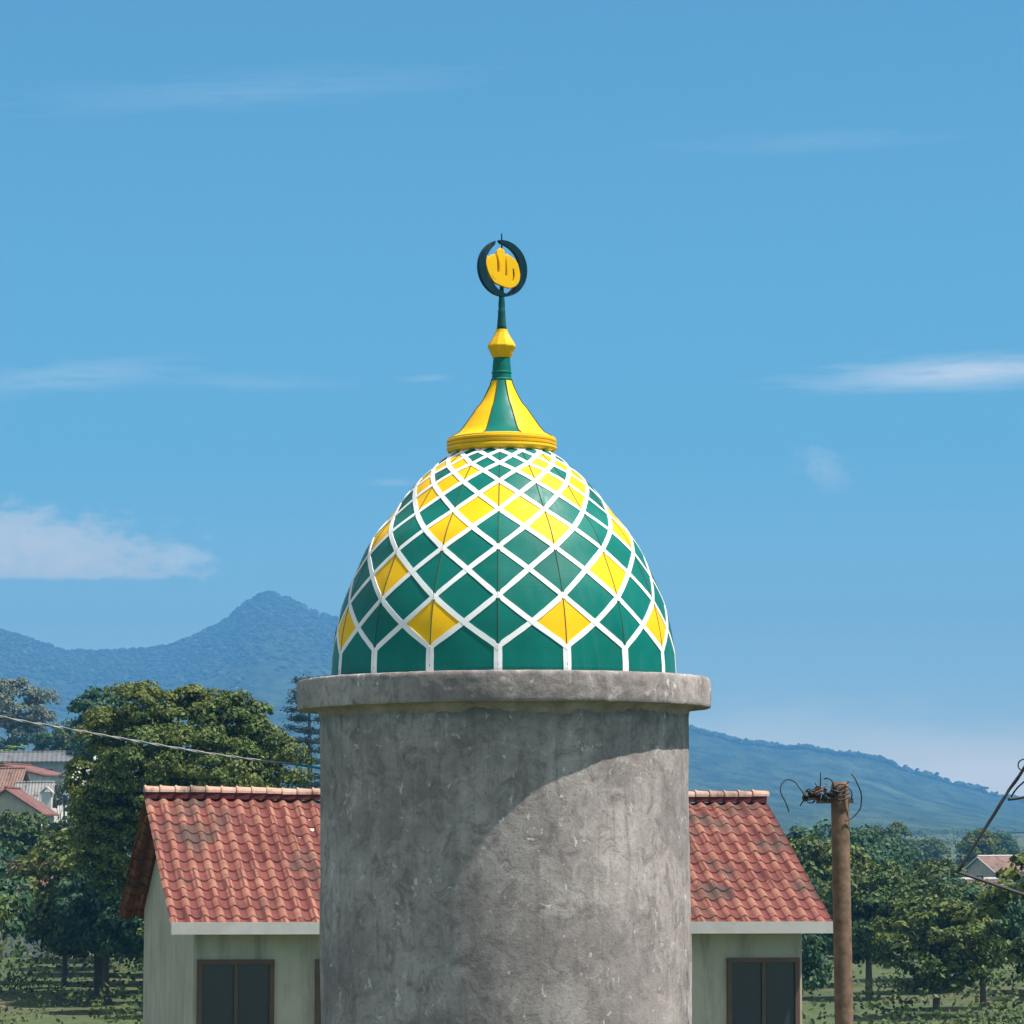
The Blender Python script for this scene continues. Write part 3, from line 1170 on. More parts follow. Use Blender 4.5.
# white lattice strips
LV, LF = [], []


def strip(k, p0, p1, w0, off, n=7):
    """ribbon on gore k between (u,t) points, clamped to the gore, 3 mm thick"""
    rowsv = []
    for i in range(n + 1):
        f = i / n
        u, t_ = p0[0] + (p1[0] - p0[0]) * f, p0[1] + (p1[1] - p0[1]) * f
        W = (gore(k, 1, t_) - gore(k, 0, t_)).length
        e = .05
        ta, tb = max(-1, t_ - e), min(NL, t_ + e)
        Hh = (gore(k, .5, tb) - gore(k, .5, ta)).length / (tb - ta)
        dx, dy = (p1[0] - p0[0]) * W, (p1[1] - p0[1]) * Hh
        ln = math.hypot(dx, dy)
        wd = w0 * min(1.0, .74 + .26 * W / .5) / 2
        wd *= 1 + .13 * noise.noise(Vector((k * 3.1 + u * 4, t_ * 4, off * 900)))
        nx, ny = -dy / ln * wd / W, dx / ln * wd / Hh
        row = []
        for sgn in (-1, 1):
            uu, tt = u + nx * sgn, t_ + ny * sgn
            if p0[0] != p1[0]:
                if i in (0, n):        # extend ends a little so strips meet
                    ee = wd / ln * (-1 if i == 0 else 1)
                    uu += (p1[0] - p0[0]) * ee
                    tt += (p1[1] - p0[1]) * ee
            uu = min(1, max(0, uu))
            tt = min(NL, max(-1, tt))
            row.append(gore(k, uu, tt, off))
            row.append(gore(k, uu, tt, -.002))
        rowsv.append(row)
    n0 = len(LV)
    for r in rowsv:
        LV.extend(r)
    for i in range(n):
        a = n0 + i * 4
        LF.append((a, a + 2, a + 6, a + 4))
        LF.append((a + 1, a, a + 4, a + 5))
        LF.append((a + 2, a + 3, a + 7, a + 6))


LW = .0385
for k in range(NP):
    for lvl in range(NL):
        if lvl % 2 == 0:
            strip(k, (0, lvl), (.5, lvl + 1), LW, .0040)
            strip(k, (1, lvl), (.5, lvl + 1), LW, .0052)
        else:
            strip(k, (.5, lvl), (0, lvl + 1), LW, .0046)
            strip(k, (.5, lvl), (1, lvl + 1), LW, .0058)
    for u in (0, 1):
        sgn = 1 if u == 0 else -1
        uo = .0145 / .5
        strip(k, (u + sgn * uo, -1), (u + sgn * uo, .10), .029, .0034 + .0002 * u, 5)
mesh_obj('lattice', LV, LF, M['white'], dome)

for k in range(NP):
    pts = [seam_pt(k, t_) * 1 for t_ in [-1 + i / 3 for i in range(3)] + [i / 3 for i in range(NL * 3 + 1)]]
    a = PHI0 + 2 * PI * k / NP
    pts = [p + Vector((math.sin(a), -math.cos(a), 0)) * -.0008 for p in pts]
    V, Fc = tube(pts, .0042, 6)
    mesh_obj('seam_rib', V, Fc, M['seam'], dome)

# --- finial
FX = at(501.6, 440, D).x - DX
LEAN = (at(501.6, 330, D).x - at(501.6, 440, D).x) / (at(501, 330, D).z - at(501, 440, D).z)
zf = lambda y: at(501, y, D).z
px = D / F
Zc0 = zf(449)


def fin(V):
    return [(v[0] + FX + LEAN * (v[2] - Zc0), v[1], v[2]) for v in V]


prof = []
for y, r in [(454.0, 50), (452.2, 54.2), (449.5, 55.6), (447.5, 55.2), (446.9, 53.9), (446.2, 55.2), (443.9, 55.4), (443.2, 53.9), (442.6, 55.1), (440.6, 55.2), (439.8, 54.2), (438.6, 54), (437.4, 51.5)]:
    prof.append((r * px, zf(y)))
V, Fc = lathe(prof, 96, cap=True, jitter=.003, jscale=5)
mesh_obj('cap_band', fin(V), Fc, M['gold'], dome, smooth=False)

# flared cap with alternating sectors
CP = [(438.2, 53.0), (434.5, 45.5), (429, 40.5), (423, 36.2), (417, 31.8), (410, 27), (404, 21.6), (398, 18.0), (392, 15), (386, 12.2), (380, 10.2)]
SECT = [-19.5, 21.5, 71, 109, 161, 199, 251, 289, 341]
angs = []
for i in range(8):
    for j in range(6):
        angs.append((SECT[i] + (SECT[i + 1] - SECT[i]) * j / 6, i % 2))
na = len(angs)
V, Fc, mi = [], [], []
for y, r in CP:
    for a, c_ in angs:
        seclo = a
        aa_ = R_(a)
        V.append((math.sin(aa_) * r * px, -math.cos(aa_) * r * px, zf(y)))
for i in range(len(CP) - 1):
    for j in range(na):
        j2 = (j + 1) % na
        Fc.append((i * na + j, i * na + j2, (i + 1) * na + j2, (i + 1) * na + j))
        mi.append(angs[j][1])
mesh_obj('flared_cap', fin(V), Fc, [M['green'], M['yellow']], dome, mi=mi, smooth=True)
for i in range(8):
    a = R_(SECT[i])
    pts = [Vector((math.sin(a) * (r + .15) * px, -math.cos(a) * (r + .15) * px, zf(y))) for y, r in CP]
    V, Fc = tube(pts, .005, 6)
    mesh_obj('cap_seam', fin(V), Fc, M['seam'], dome)

V, Fc = lathe([(r * px, zf(y)) for y, r in [(381.5, 10.6), (379.5, 10.9), (378.5, 9.9), (374, 9.6), (373.4, 10.1), (372.2, 10.1), (371.6, 9.5), (366, 9.2), (361, 8.7), (357, 8.4)]], 32)
mesh_obj('neck', fin(V), Fc, M['green'], dome)
V, Fc = lathe([(r * px, zf(y)) for y, r in [(358, 9.2), (355.5, 10.4), (352, 11.8), (347.3, 14.2), (346.2, 14.4), (345, 13.9), (341, 11.6), (337, 9), (332.5, 6.5), (329.5, 5.6)]], 10)
mesh_obj('bead', fin(V), Fc, M['gold'], dome)
V, Fc = lathe([(r * px, zf(y)) for y, r in [(330.5, 5.3), (326, 4.7), (321, 4.3), (314, 3.7), (311, 3.9), (310, 3.3), (304, 3.4), (297, 2.7), (291, 2.2), (284, 1.9)]], 16)
mesh_obj('spire', fin(V), Fc, M['spire_green'], dome, smooth=True)
V, Fc = tube([(0, .03, zf(285)), (0, .03, zf(250)), (0, .0, zf(233.5))], [.006, .006, .0045], 8)
mesh_obj('rod', fin(V), Fc, M['dark_green'], dome)

# crescent ring, nearly closed, turned about the rod
RT = Matrix.Rotation(R_(33), 4, 'Z') @ Matrix.Rotation(R_(-7), 4, 'Y')
rc = Vector((FX + LEAN * (zf(268.5) - Zc0) + .6 * px, 0, zf(268.5)))
V, Fc = [], []
n = 96
th = .035
for i in range(n + 1):
    f = i / n
    a = R_(102 + 350 * f)                 # from the gap at the top round to the gap
    # widths in picture units round the ring
    wdt = .8 + 8.3 * math.sin(PI * min(1, max(0, f * 1.0))) ** .36
    dist_bot = abs(((math.degrees(a) - 272 + 180) % 360) - 180)
    wdt *= .30 + .70 * min(1, (dist_bot / 46) ** 1.0)
    ro = 28.8
    ri = ro - wdt
    for r, yy_ in ((ro, -th / 2), (ri, -th / 2), (ri, th / 2), (ro, th / 2)):
        V.append(RT @ Vector((math.cos(a) * r * px, yy_, math.sin(a) * r * px)) + rc)
for i in range(n):
    for j in range(4):
        Fc.append((i * 4 + j, i * 4 + (j + 1) % 4, (i + 1) * 4 + (j + 1) % 4, (i + 1) * 4 + j))
Fc += [(3, 2, 1, 0), (n * 4, n * 4 + 1, n * 4 + 2, n * 4 + 3)]
mesh_obj('crescent', V, Fc, M['dark_green'], dome)

# yellow calligraphy: strokes cut out of one sheet
out_line = [(222, 312), (232, 280), (242, 300), (256, 284), (268, 268), (292, 262), (304, 285), (310, 330), (311, 380), (314, 416), (328, 424), (337, 400), (335, 330), (322, 270), (312, 250), (322, 222), (346, 204), (366, 214),
            (378, 240), (381, 300), (381, 380), (378, 432), (388, 450), (402, 440), (401, 400), (398, 330), (394, 278), (404, 252), (420, 262), (440, 276), (470, 298), (490, 330), (500, 372), (508, 420), (504, 462), (493, 492),
            (470, 520), (448, 532), (420, 541), (385, 536), (350, 524), (315, 512), (288, 498), (270, 470), (252, 440), (236, 405), (222, 350)]
slits = [[(444, 370), (458, 366), (466, 420), (461, 462), (447, 502), (435, 494), (445, 450)],
         [(262, 440), (268, 434), (284, 462), (304, 480), (300, 488), (278, 472)]]
cu = bpy.data.curves.new('emblem', 'CURVE')
cu.dimensions = '2D'
cu.fill_mode = 'BOTH'
cu.extrude = .010
cu.bevel_depth = .004
for poly in [out_line] + slits:
    sp = cu.splines.new('POLY')
    sp.points.add(len(poly) - 1)
    for i, (x, y) in enumerate(poly):
        X_ = (460 + x / 8.53 - 502.6)
        Y_ = (268.5 - (225 + y / 8.53))
        sp.points[i].co = (X_ * px / math.cos(R_(28)), Y_ * px, 0, 1)
    sp.use_cyclic_u = True
tmp = bpy.data.objects.new('tmp_emblem', cu)
C.objects.link(tmp)
bpy.context.view_layer.update()
dg = bpy.context.evaluated_depsgraph_get()
me = bpy.data.meshes.new_from_object(tmp.evaluated_get(dg))
bpy.data.objects.remove(tmp)
me.name = 'emblem'
RE = Matrix.Translation(rc + Vector((0, -.02, 0))) @ Matrix.Rotation(R_(28), 4, 'Z') @ Matrix.Rotation(R_(90), 4, 'X')
me.transform(RE)
me.materials.clear()
me.materials.append(M['yellow'])
eo = bpy.data.objects.new('calligraphy_emblem', me)
C.objects.link(eo)
eo.parent = dome
bk = [RE @ Vector(((460 + x / 8.53 - 502.6) * .93 * px / math.cos(R_(28)), (268.5 - (225 + y / 8.53)) * .93 * px, z)) for z in (-.030, -.022) for x, y in
      [(226, 320), (262, 285), (300, 275), (330, 240), (350, 225), (372, 245), (410, 275), (470, 310), (496, 380), (502, 450), (465, 515), (400, 530), (310, 505), (262, 450), (230, 390)]]
nb = 15
mesh_obj('slit_shade_plate', bk, [tuple(range(nb, 2 * nb)), tuple(range(nb))[::-1]] + [(k, (k + 1) % nb, nb + (k + 1) % nb, nb + k) for k in range(nb)], M['emblem_shade'], dome)  # dark plate added behind the strokes, painting shade into the slits
eo['label'] = 'yellow cut-out calligraphy emblem inside the dark ring'


# ------------------------------------------------------------------ near red tile roof behind the drum
pl, pr = at(144, 794, 62.5), at(766, 798, 65)
zr = (pl.z + pr.z) / 2
tilt = math.atan2(pl.z - pr.z, pr.x - pl.x)
pl.z = pr.z = zr
ang = math.atan2(pr.y - pl.y, pr.x - pl.x)
LEN = (pr - pl).length
house = thing('tiled_house', 'low cream house with a red clay tile roof right behind the concrete drum', 'house', ((pl.x + pr.x) / 2, (pl.y + pr.y) / 2, 0), ang)
PT, RUN, SLP = .262, 4.2, R_(28)


def sag(x, d):
    return .05 * noise.noise(Vector((x * .35, d * .5, 2.0))) - .03 * math.cos(x / LEN * PI)


house.rotation_euler = (0, tilt, ang)
house.location.z = 0
house.location.x -= math.tan(tilt) * zr
ncol = int(LEN / PT)
for side, nm in ((-1, 'roof_slope'), (1, 'roof_slope')):
    V, Fc, mi = [], [], []
    m_ = 8
    ncrs = 14
    cl = RUN / math.cos(SLP) / ncrs
    cols = ncol * m_
    for c in range(ncrs):
        for e in (0, 1):
            for i in range(cols + 1):
                x = -LEN / 2 + i * LEN / cols
                ph = (i % m_) / m_
                hgt = .062 * (math.sin(2 * PI * ph) * .5 + .5) ** 1.4
                d = (c + e) * cl
                lift = .028 * (1 if e == 1 else 0)
                jj = .014 * noise.noise(Vector((math.floor(i / m_) * 3.3, c * 5.1, side)))
                y = side * (d * math.cos(SLP))
                z = zr - .09 - d * math.sin(SLP) + hgt + lift + jj + sag(x, d)
                V.append((x, y, z))
    wv = cols + 1
    for r in range(ncrs * 2 - 1):
        for i in range(cols):
            a = r * wv + i
            q = (a, a + 1, a + wv + 1, a + wv)
            Fc.append(q[::-1] if side < 0 else q)
            mi.append(1 if (i % m_) in (0, 1, 2, 3) and random.random() < .8 else 0)  # paler crest faces paint sunlight onto the tile tops, dark red left between
    mesh_obj(nm, V, Fc, [M['tile_red'], M['tile_lit']], house, smooth=False, mi=mi)
# ridge caps: overlapping half barrels, one mesh (surface pattern)
V, Fc = [], []
nr = int(LEN / .27)
for k in range(nr):
    x0 = -LEN / 2 + k * LEN / nr
    ln = LEN / nr * 1.16
    dz = random.uniform(-.006, .006)
    n0 = len(V)
    for e, (xx, rr) in enumerate([(x0, .125), (x0 + .035, .128), (x0 + .05, .112), (x0 + ln, .098)]):
        for j in range(9):
            a = PI * j / 8
            V.append((xx, math.cos(a) * rr * 1.1, zr + dz + .03 + sag(x0, 0) + math.sin(a) * rr))
    for e in range(3):
        for j in range(8):
            a = n0 + e * 9 + j
            Fc.append((a, a + 9, a + 10, a + 1))
    Fc.append(tuple(n0 + j for j in range(9)))
mesh_obj('ridge_cap', V, Fc, M['ridge_tile'], house)
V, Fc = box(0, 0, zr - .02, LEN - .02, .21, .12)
mesh_obj('ridge_mortar_shade', V, Fc, M['mortar_shade'], house)  # dark red of this mortar band paints in the shade below the caps
ez = zr - RUN * math.tan(SLP)
hw = RUN - .55
wall_t = ez + .15
V, Fc = box(0, 0, wall_t / 2, LEN - .9, hw * 2, wall_t)
# gables
gx = LEN / 2 - .45
gv = [(-gx + .003, -hw, wall_t), (-gx + .003, hw, wall_t), (-gx + .003, 0, zr - .12), (gx - .003, -hw, wall_t), (gx - .003, hw, wall_t), (gx - .003, 0, zr - .12)]
gf = [(0, 2, 1), (3, 4, 5), (0, 3, 5, 2), (1, 2, 5, 4)]
V, Fc = join([(V, Fc), (gv, gf)])
mesh_obj('wall', V, Fc, M['plaster_cream'], house)
V, Fc = box(0, -RUN - .02, ez - .06, LEN, .04, .2)
mesh_obj('fascia', V, Fc, M['trim_white'], house)
for wx in (-4.6, -2.6, 2.4, 4.6):
    wz = ez - 1.25
    V, Fc = join([box(wx, -hw - .03, wz + .62, 1.3, .09, .08), box(wx, -hw - .03, wz - .62, 1.3, .09, .08), box(wx - .61, -hw - .028, wz, .08, .085, 1.16), box(wx + .61, -hw - .028, wz, .08, .085, 1.16), box(wx, -hw - .026, wz, .06, .08, 1.16)])
    wn = mesh_obj('window', V, Fc, M['frame_wood'], house)
    V, Fc = box(wx, -hw - .012, wz, 1.2, .02, 1.2)
    mesh_obj('pane', V, Fc, M['glass'], wn)
    V, Fc = box(wx, -hw - .08, wz - .70, 1.5, .18, .07)
    mesh_obj('sill', V, Fc, M['plaster_grey'], wn)


# ------------------------------------------------------------------ village houses
def village_house(name, label, ridge, w_, d_, rise, wall_h, rot, roof, wall, trim='trim_white', over=.4, windows=3, hipped=False, deep=3.0):
    """ridge = world point of the ridge centre; ridge runs along local x"""
    t = thing(name, label, 'house', (ridge.x, ridge.y, ridge.z - rise - wall_h), rot)
    zt = wall_h + rise
    hx, hy = w_ / 2, d_ / 2
    th_ = .14
    slope = rise / hy
    for sd_ in (-1, 1):
        ze = wall_h - over * slope
        a = [(-hx - over, 0, zt), (hx + over, 0, zt), (hx + over, sd_ * (hy + over), ze), (-hx - over, sd_ * (hy + over), ze)]
        V = a + [(x, y, z + th_) for x, y, z in a]
        Fc = [(0, 1, 2, 3), (4, 7, 6, 5), (0, 4, 5, 1), (1, 5, 6, 2), (2, 6, 7, 3), (3, 7, 4, 0)]
        if sd_ > 0:
            Fc = [f[::-1] for f in Fc]
        rf = mesh_obj('roof_slope', V, Fc, roof, t)
    V, Fc = tube([(-hx - over, 0, zt + .15), (hx + over, 0, zt + .15)], .13, 8)
    mesh_obj('ridge_cap', V, Fc, M[trim] if trim else roof, t)
    V, Fc = box(0, 0, (wall_h - deep) / 2, w_, d_, wall_h + deep)
    gv = [(-hx + .003, -hy, wall_h), (-hx + .003, hy, wall_h), (-hx + .003, 0, zt - .03), (hx - .003, -hy, wall_h), (hx - .003, hy, wall_h), (hx - .003, 0, zt - .03)]
    gf = [(0, 2, 1), (3, 4, 5), (0, 3, 5, 2), (1, 2, 5, 4)]
    V, Fc = join([(V, Fc), (gv, gf)])
    mesh_obj('wall', V, Fc, wall, t)
    # barge boards
    for ex in (-1, 1):
        P = []
        for sd_ in (-1, 1):
            x = ex * (hx + over + .03)
            p0, p1 = (x, 0, zt + .02), (x, sd_ * (hy + over), wall_h - over * slope + .02)
            P.append(tube([p0, p1], .10, 4))
        V, Fc = join(P)
        mesh_obj('barge_board', V, Fc, M[trim] if trim else roof, t)
    for side in (-1, 1):
        for k in range(windows):
            x = (k - (windows - 1) / 2) * w_ / max(windows, 1) * .9
            z = wall_h * .55
            V, Fc = join([box(x, side * (hy + .03), z + .55, 1.2, .08, .1), box(x, side * (hy + .03), z - .55, 1.2, .08, .1), box(x - .55, side * (hy + .028), z, .1, .075, 1.0), box(x + .55, side * (hy + .028), z, .1, .075, 1.0)])
            wn = mesh_obj('window', V, Fc, M['trim_white'], t)
            V, Fc = box(x, side * (hy + .012), z, 1.1, .02, 1.1)
            mesh_obj('pane', V, Fc, M['glass'], wn)
    for side in (-1, 1):
        y = 0
        z = wall_h * .62
        V, Fc = join([box(side * (hx + .03), y, z + .5, .08, 1.6, .1), box(side * (hx + .03), y, z - .5, .08, 1.6, .1), box(side * (hx + .028), y - .75, z, .075, .1, .9), box(side * (hx + .028), y + .75, z, .075, .1, .9), box(side * (hx + .026), y, z, .07, .1, .9)])
        wn = mesh_obj('window', V, Fc, M['trim_white'], t)
        V, Fc = box(side * (hx + .012), y, z, .02, 1.5, 1.0)
        mesh_obj('pane', V, Fc, M['glass'], wn)
    return t


village_house('long_house', 'long low building with a grey sheet roof at the left edge', at(8, 753.5, 385), 13.4, 7.5, 1.0, 2.8, R_(6), M['roof_metal'], M['plaster_grey'], trim=None, windows=4)
village_house('gabled_house', 'white-gabled house with a shallow red roof below the grey sheet roof', at(17, 766, 352), 7.5, 8.0, 1.0, 2.7, R_(78), M['roof_red'], M['plaster_white'], trim='trim_red', windows=2)
village_house('brown_roof_house', 'house with a weathered brown-red tile roof at the left edge', at(-8, 770, 335), 5.6, 6.5, 2.2, 2.4, R_(-4), M['roof_brown'], M['plaster_cream'], trim=None, windows=2)
village_house('grey_tile_house', 'small house with a pale grey tile roof left of the big round tree', at(35, 784, 322), 2.6, 5.6, 1.9, 2.4, R_(3), M['roof_grey'], M['plaster_white'], trim=None, windows=1)
village_house('small_gable_house', 'red-edged gable in front of the brown roof at the lower left', at(13, 790, 305), 5.0, 6.2, 2.0, 2.5, R_(86), M['roof_red'], M['plaster_cream'], trim='trim_red', windows=1)
# white dormer on the grey tile roof is a little gabled box
pd = at(47, 788, 318.6)
t = thing('white_kiosk', 'tiny white-gabled shelter beside the pale grey tile roof', 'shelter', (pd.x, pd.y, pd.z - 1.6))
V, Fc = box(0, 0, .3, .9, .9, 1.9)
mesh_obj('wall', V, Fc, M['plaster_white'], t)
V = [(-.62, -.6, 1.2), (0, -.6, 1.75), (.62, -.6, 1.2), (-.62, .6, 1.2), (0, .6, 1.75), (.62, .6, 1.2), (-.62, -.6, 1.08), (0, -.6, 1.6), (.62, -.6, 1.08), (-.62, .6, 1.08), (0, .6, 1.6), (.62, .6, 1.08)]
Fc = [(0, 1, 4, 3), (1, 2, 5, 4), (6, 9, 10, 7), (7, 10, 11, 8), (0, 6, 7, 1), (1, 7, 8, 2), (3, 4, 10, 9), (4, 5, 11, 10), (0, 3, 9, 6), (2, 8, 11, 5)]
mesh_obj('roof', V, Fc, M['trim_white'], t)
# water tank
pd = at(68, 790, 318)
t = thing('water_tank', 'pale blue square water tank at the foot of the big round tree', 'water tank', (pd.x, pd.y, pd.z - .45))
V, Fc = box(0, 0, .42, .84, .8, .84)
tk = mesh_obj('tank_body', V, Fc, M['tank'], t)
bmod = tk.modifiers.new('bevel', 'BEVEL')
bmod.width = .06
bmod.segments = 3
V, Fc = lathe([(.2, .84), (.2, .9), (.05, .93)], 16)
mesh_obj('lid', V, Fc, M['tank'], t)
P = [box(sx * .34, sy * .32, -1.6, .08, .08, 3.2) for sx in (-1, 1) for sy in (-1, 1)]
for q in P:
    mesh_obj('leg', q[0], q[1], M['steel'], t)
# brownish bush right of the houses
pp = at(61, 795, 325)
base = Vector((pp.x, 325, gz(pp.x, 325)))
bl = blobs_px([(61, 784, 9, 10, 0, 9), (58, 796, 12, 10, 0, 9), (68, 800, 10, 12, 0, 9)], 325, base)
tree('dry_bush', 'dry grey-brown bush between the white gable and the big tree', 'bush', base, bl, 2, .1, 60, 45, .26, .4, M['leaf_pale'], M['bark'], 31)

# more houses down the slope on the left and out in the valley on the right
more = [
    ('cream_house', 'cream house with brown tile roof on the slope below the village', 70, 846, 262, 7, 6.5, 1.9, 2.8, 12, 'roof_brown', 'plaster_cream'),
    ('white_house', 'white house with red tile roof lowest on the left slope', 28, 905, 205, 7.5, 6.5, 2.0, 2.8, -14, 'roof_red', 'plaster_white'),
    ('mint_house', 'mint green house with grey tile roof at the left edge of the slope', -6, 862, 250, 6, 6, 1.7, 2.8, 70, 'roof_grey', 'plaster_green'),
    ('valley_house', 'white house with red roof nearest in the valley right of the drum', 935, 962, 235, 8, 7, 2.1, 2.9, 8, 'roof_red', 'plaster_white'),
    ('valley_barn', 'long barn with a grey sheet roof out in the right-hand valley', 815, 905, 420, 12, 7, 1.6, 3.0, -12, 'roof_metal', 'plaster_cream'),
    ('valley_cottage', 'small cream cottage with brown roof by the right edge of the valley', 1000, 897, 470, 7, 6, 1.8, 2.8, 35, 'roof_brown', 'plaster_cream'),
    ('pink_roof_house', 'house with weathered red roof partly hidden by the right side of the drum', 716, 925, 330, 8, 7, 2.0, 2.8, -25, 'roof_red', 'plaster_white'),
]
for nm, lab, px_, py_, Y_, w_, d_, ri, wh, rt, rm, wm in more:
    p = at(px_, py_, Y_)
    zg = gz(p.x, Y_)
    r = Vector((p.x, Y_, zg + ri + wh + .2))
    village_house(nm, lab, r, w_, d_, ri, wh, R_(rt), M[rm], M[wm], trim='trim_white' if rt > 0 else 'trim_red')

# trees on the slopes: three prototypes, copied
protos = []
for i, (mt, rad) in enumerate([('leaf_mid', 2.6), ('leaf_big', 3.2), ('leaf_teal', 2.2)]):
    g = random.Random(60 + i)
    bl = [(0, 0, 4.2, rad, rad, rad * .8)] + [(g.uniform(-.6, .6) * rad, g.uniform(-.6, .6) * rad, 4.2 + g.uniform(-.4, .6) * rad, rad * .55, rad * .55, rad * .5) for _ in range(7)]
    t = tree('slope_tree', 'x', 'tree', (0, 0, -500), bl, 3.6, .2, 230, 50, .30, .55, M[mt], M['bark'], 70 + i)
    protos.append(t)
LABS = ['mid green bushy tree among the houses below the horizon', 'broad olive green tree among the houses below the horizon', 'blue-green rounded tree among the houses below the horizon']
GR = ['mid green trees on the lower slopes', 'olive trees on the lower slopes', 'blue-green trees on the lower slopes']
g = random.Random(4)
spots = []
for k in range(140):
    for _ in range(30):
        if k < 60:
            Y_ = g.uniform(150, 300)
            px_ = g.uniform(-160, 330)
        else:
            Y_ = g.uniform(170, 900) if k < 120 else g.uniform(120, 200)
            px_ = g.uniform(660, 1230)
        p = at(px_, 850, Y_)
        zg = gz(p.x, Y_)
        scl = g.uniform(.7, 1.35)
        ty = proj((p.x, Y_, zg + 7.0 * scl))[1]
        if ty < 812:
            continue
        bad = any((p.x - q[0]) ** 2 + (Y_ - q[1]) ** 2 < (3.2 * (scl + q[2])) ** 2 / 1.6 for q in spots)
        for nm, lab, hx_, hy_, HY, w_, *_r in more:
            hp = at(hx_, hy_, HY)
            if abs(p.x - hp.x) < w_ * .5 + 2.5 * scl and -4 - 30 < Y_ - HY < 4 and not (Y_ < HY - 6 and abs(p.x - hp.x) > w_ * .45):
                bad = True
        if bad:
            continue
        spots.append((p.x, Y_, scl))
        break
used = set()
for k, (x, y, scl) in enumerate(spots):
    i = g.randrange(3)
    if i in used:
        t = copy_tree(protos[i])
    else:
        t = protos[i]
        used.add(i)
    t.location = (x, y, gz(x, y) - .1)
    t.rotation_euler = (0, 0, g.uniform(0, 6.28))
    t.scale = (scl, scl, scl * g.uniform(.85, 1.15))
    t['label'] = LABS[i]
    t['group'] = GR[i]

# low scrub that covers the valley floor
Vs, Fs, cnt = [], [], 0
gg = np.random.default_rng(44)
for k in range(5200):
    Y_ = gg.uniform(110, 900) if k % 3 else gg.uniform(500, 1900)
    a = gg.uniform(-.19, .21)
    x = a * Y_
    sz = gg.uniform(.5, 1.5) * (1 + Y_ / 900)
    z = gz(x, Y_)
    n = 22 if Y_ > 330 else 60
    c = np.array([x, Y_, z]) + gg.normal(size=(n, 3)) * np.array([sz * .8, sz * .8, sz * .3]) + np.array([0, 0, sz * .35])
    nn = gg.normal(size=(n, 3))
    nn /= np.linalg.norm(nn, axis=1, keepdims=True)
    uu = np.cross(nn, gg.normal(size=(n, 3)))
    uu /= np.linalg.norm(uu, axis=1, keepdims=True)
    vv = np.cross(nn, uu)
    q = .42 * sz * min(1.0, Y_ / 330)
    V = np.stack([c - uu * q * .5, c - vv * q * .3, c + uu * q * .5, c + vv * q * .3], 1).reshape(-1, 3)
    Vs.append(V)
    Fs.append(np.arange(len(V)).reshape(-1, 4) + cnt)
    cnt += len(V)
o = fast_mesh('scrub', np.concatenate(Vs), np.concatenate(Fs), M['leaf_mid'])
o['kind'] = 'stuff'
o['label'] = 'low green scrub over the valley floor'

# ------------------------------------------------------------------ overhead cable
cab = thing('overhead_cable', 'sagging grey twisted cable ending in a blue sleeve at the left of the concrete drum', 'cable', (0, 0, 0))
P3 = []
for px_, py_, Y_ in [(-420, 640, 24.0), (-200, 672, 24.3), (0, 716.5, 24.6), (60, 727.5, 24.7), (130, 740, 24.9), (200, 752, 25.1), (260, 760.5, 25.25), (296, 764, 25.35)]:
    P3.append(at(px_, py_, Y_))
pts = catmull(P3, 14)
strands = []
for ph in (0, PI):
    sp_ = []
    acc = 0
    fine = catmull(pts[::2], 6)
    for i, p in enumerate(fine):
        if i:
            acc += (p - fine[i - 1]).length
        a = acc * 22 + ph
        sp_.append(p + Vector((0, math.cos(a), math.sin(a))) * .0045)
    strands.append(tube(sp_, .0052, 6))
V, Fc = join(strands)
mesh_obj('twisted_wire', V, Fc, M['cable'], cab, smooth=True)
V, Fc = tube(catmull([P3[-1] + Vector((-.02, 0, 0)), at(308, 766.3, 25.4), at(322, 768.5, 25.42)], 6), [.0095] * 13, 10, wob=.2)
mesh_obj('blue_sleeve', V, Fc, M['blue_sleeve'], cab, smooth=True)

# ------------------------------------------------------------------ weathered pole with tangled wires (right)
YP = 25.0
w3 = lambda x, y, dy=0: at(x, y, YP + dy)
pole = thing('wooden_pole', 'short brown wooden pole top tangled in curly dark wires right of the drum', 'pole', (at(840, 800, YP).x, YP, 0))
off = Vector(pole.location)
pz = w3(840, 782).z
pts = [Vector((0, 0, -.3)), Vector((.01, 0, pz * .5)), Vector((0, 0, pz - .05)), Vector((0, 0, pz))]
V, Fc = tube(pts, [.075, .07, .066, .056], 14, wob=.12)
mesh_obj('shaft', V, Fc, M['wood'], pole, smooth=True)
V, Fc = box(w3(815, 0).x - off.x + .05, .0, w3(815, 801).z, .26, .06, .035)
mesh_obj('cross_arm', V, Fc, M['wood'], pole)
for (x, y, r) in [(805, 798, .030), (812, 793, .034), (818, 796, .028), (825, 797, .03), (831, 795, .026)]:
    p = w3(x, y, -.04) - off
    vv_ = [Vector(v) * r * random.uniform(.75, 1.2) + p for v in ico_V]
    mesh_obj('connector', vv_, [tuple(f) for f in ico_F], M['tape'], pole, smooth=True)
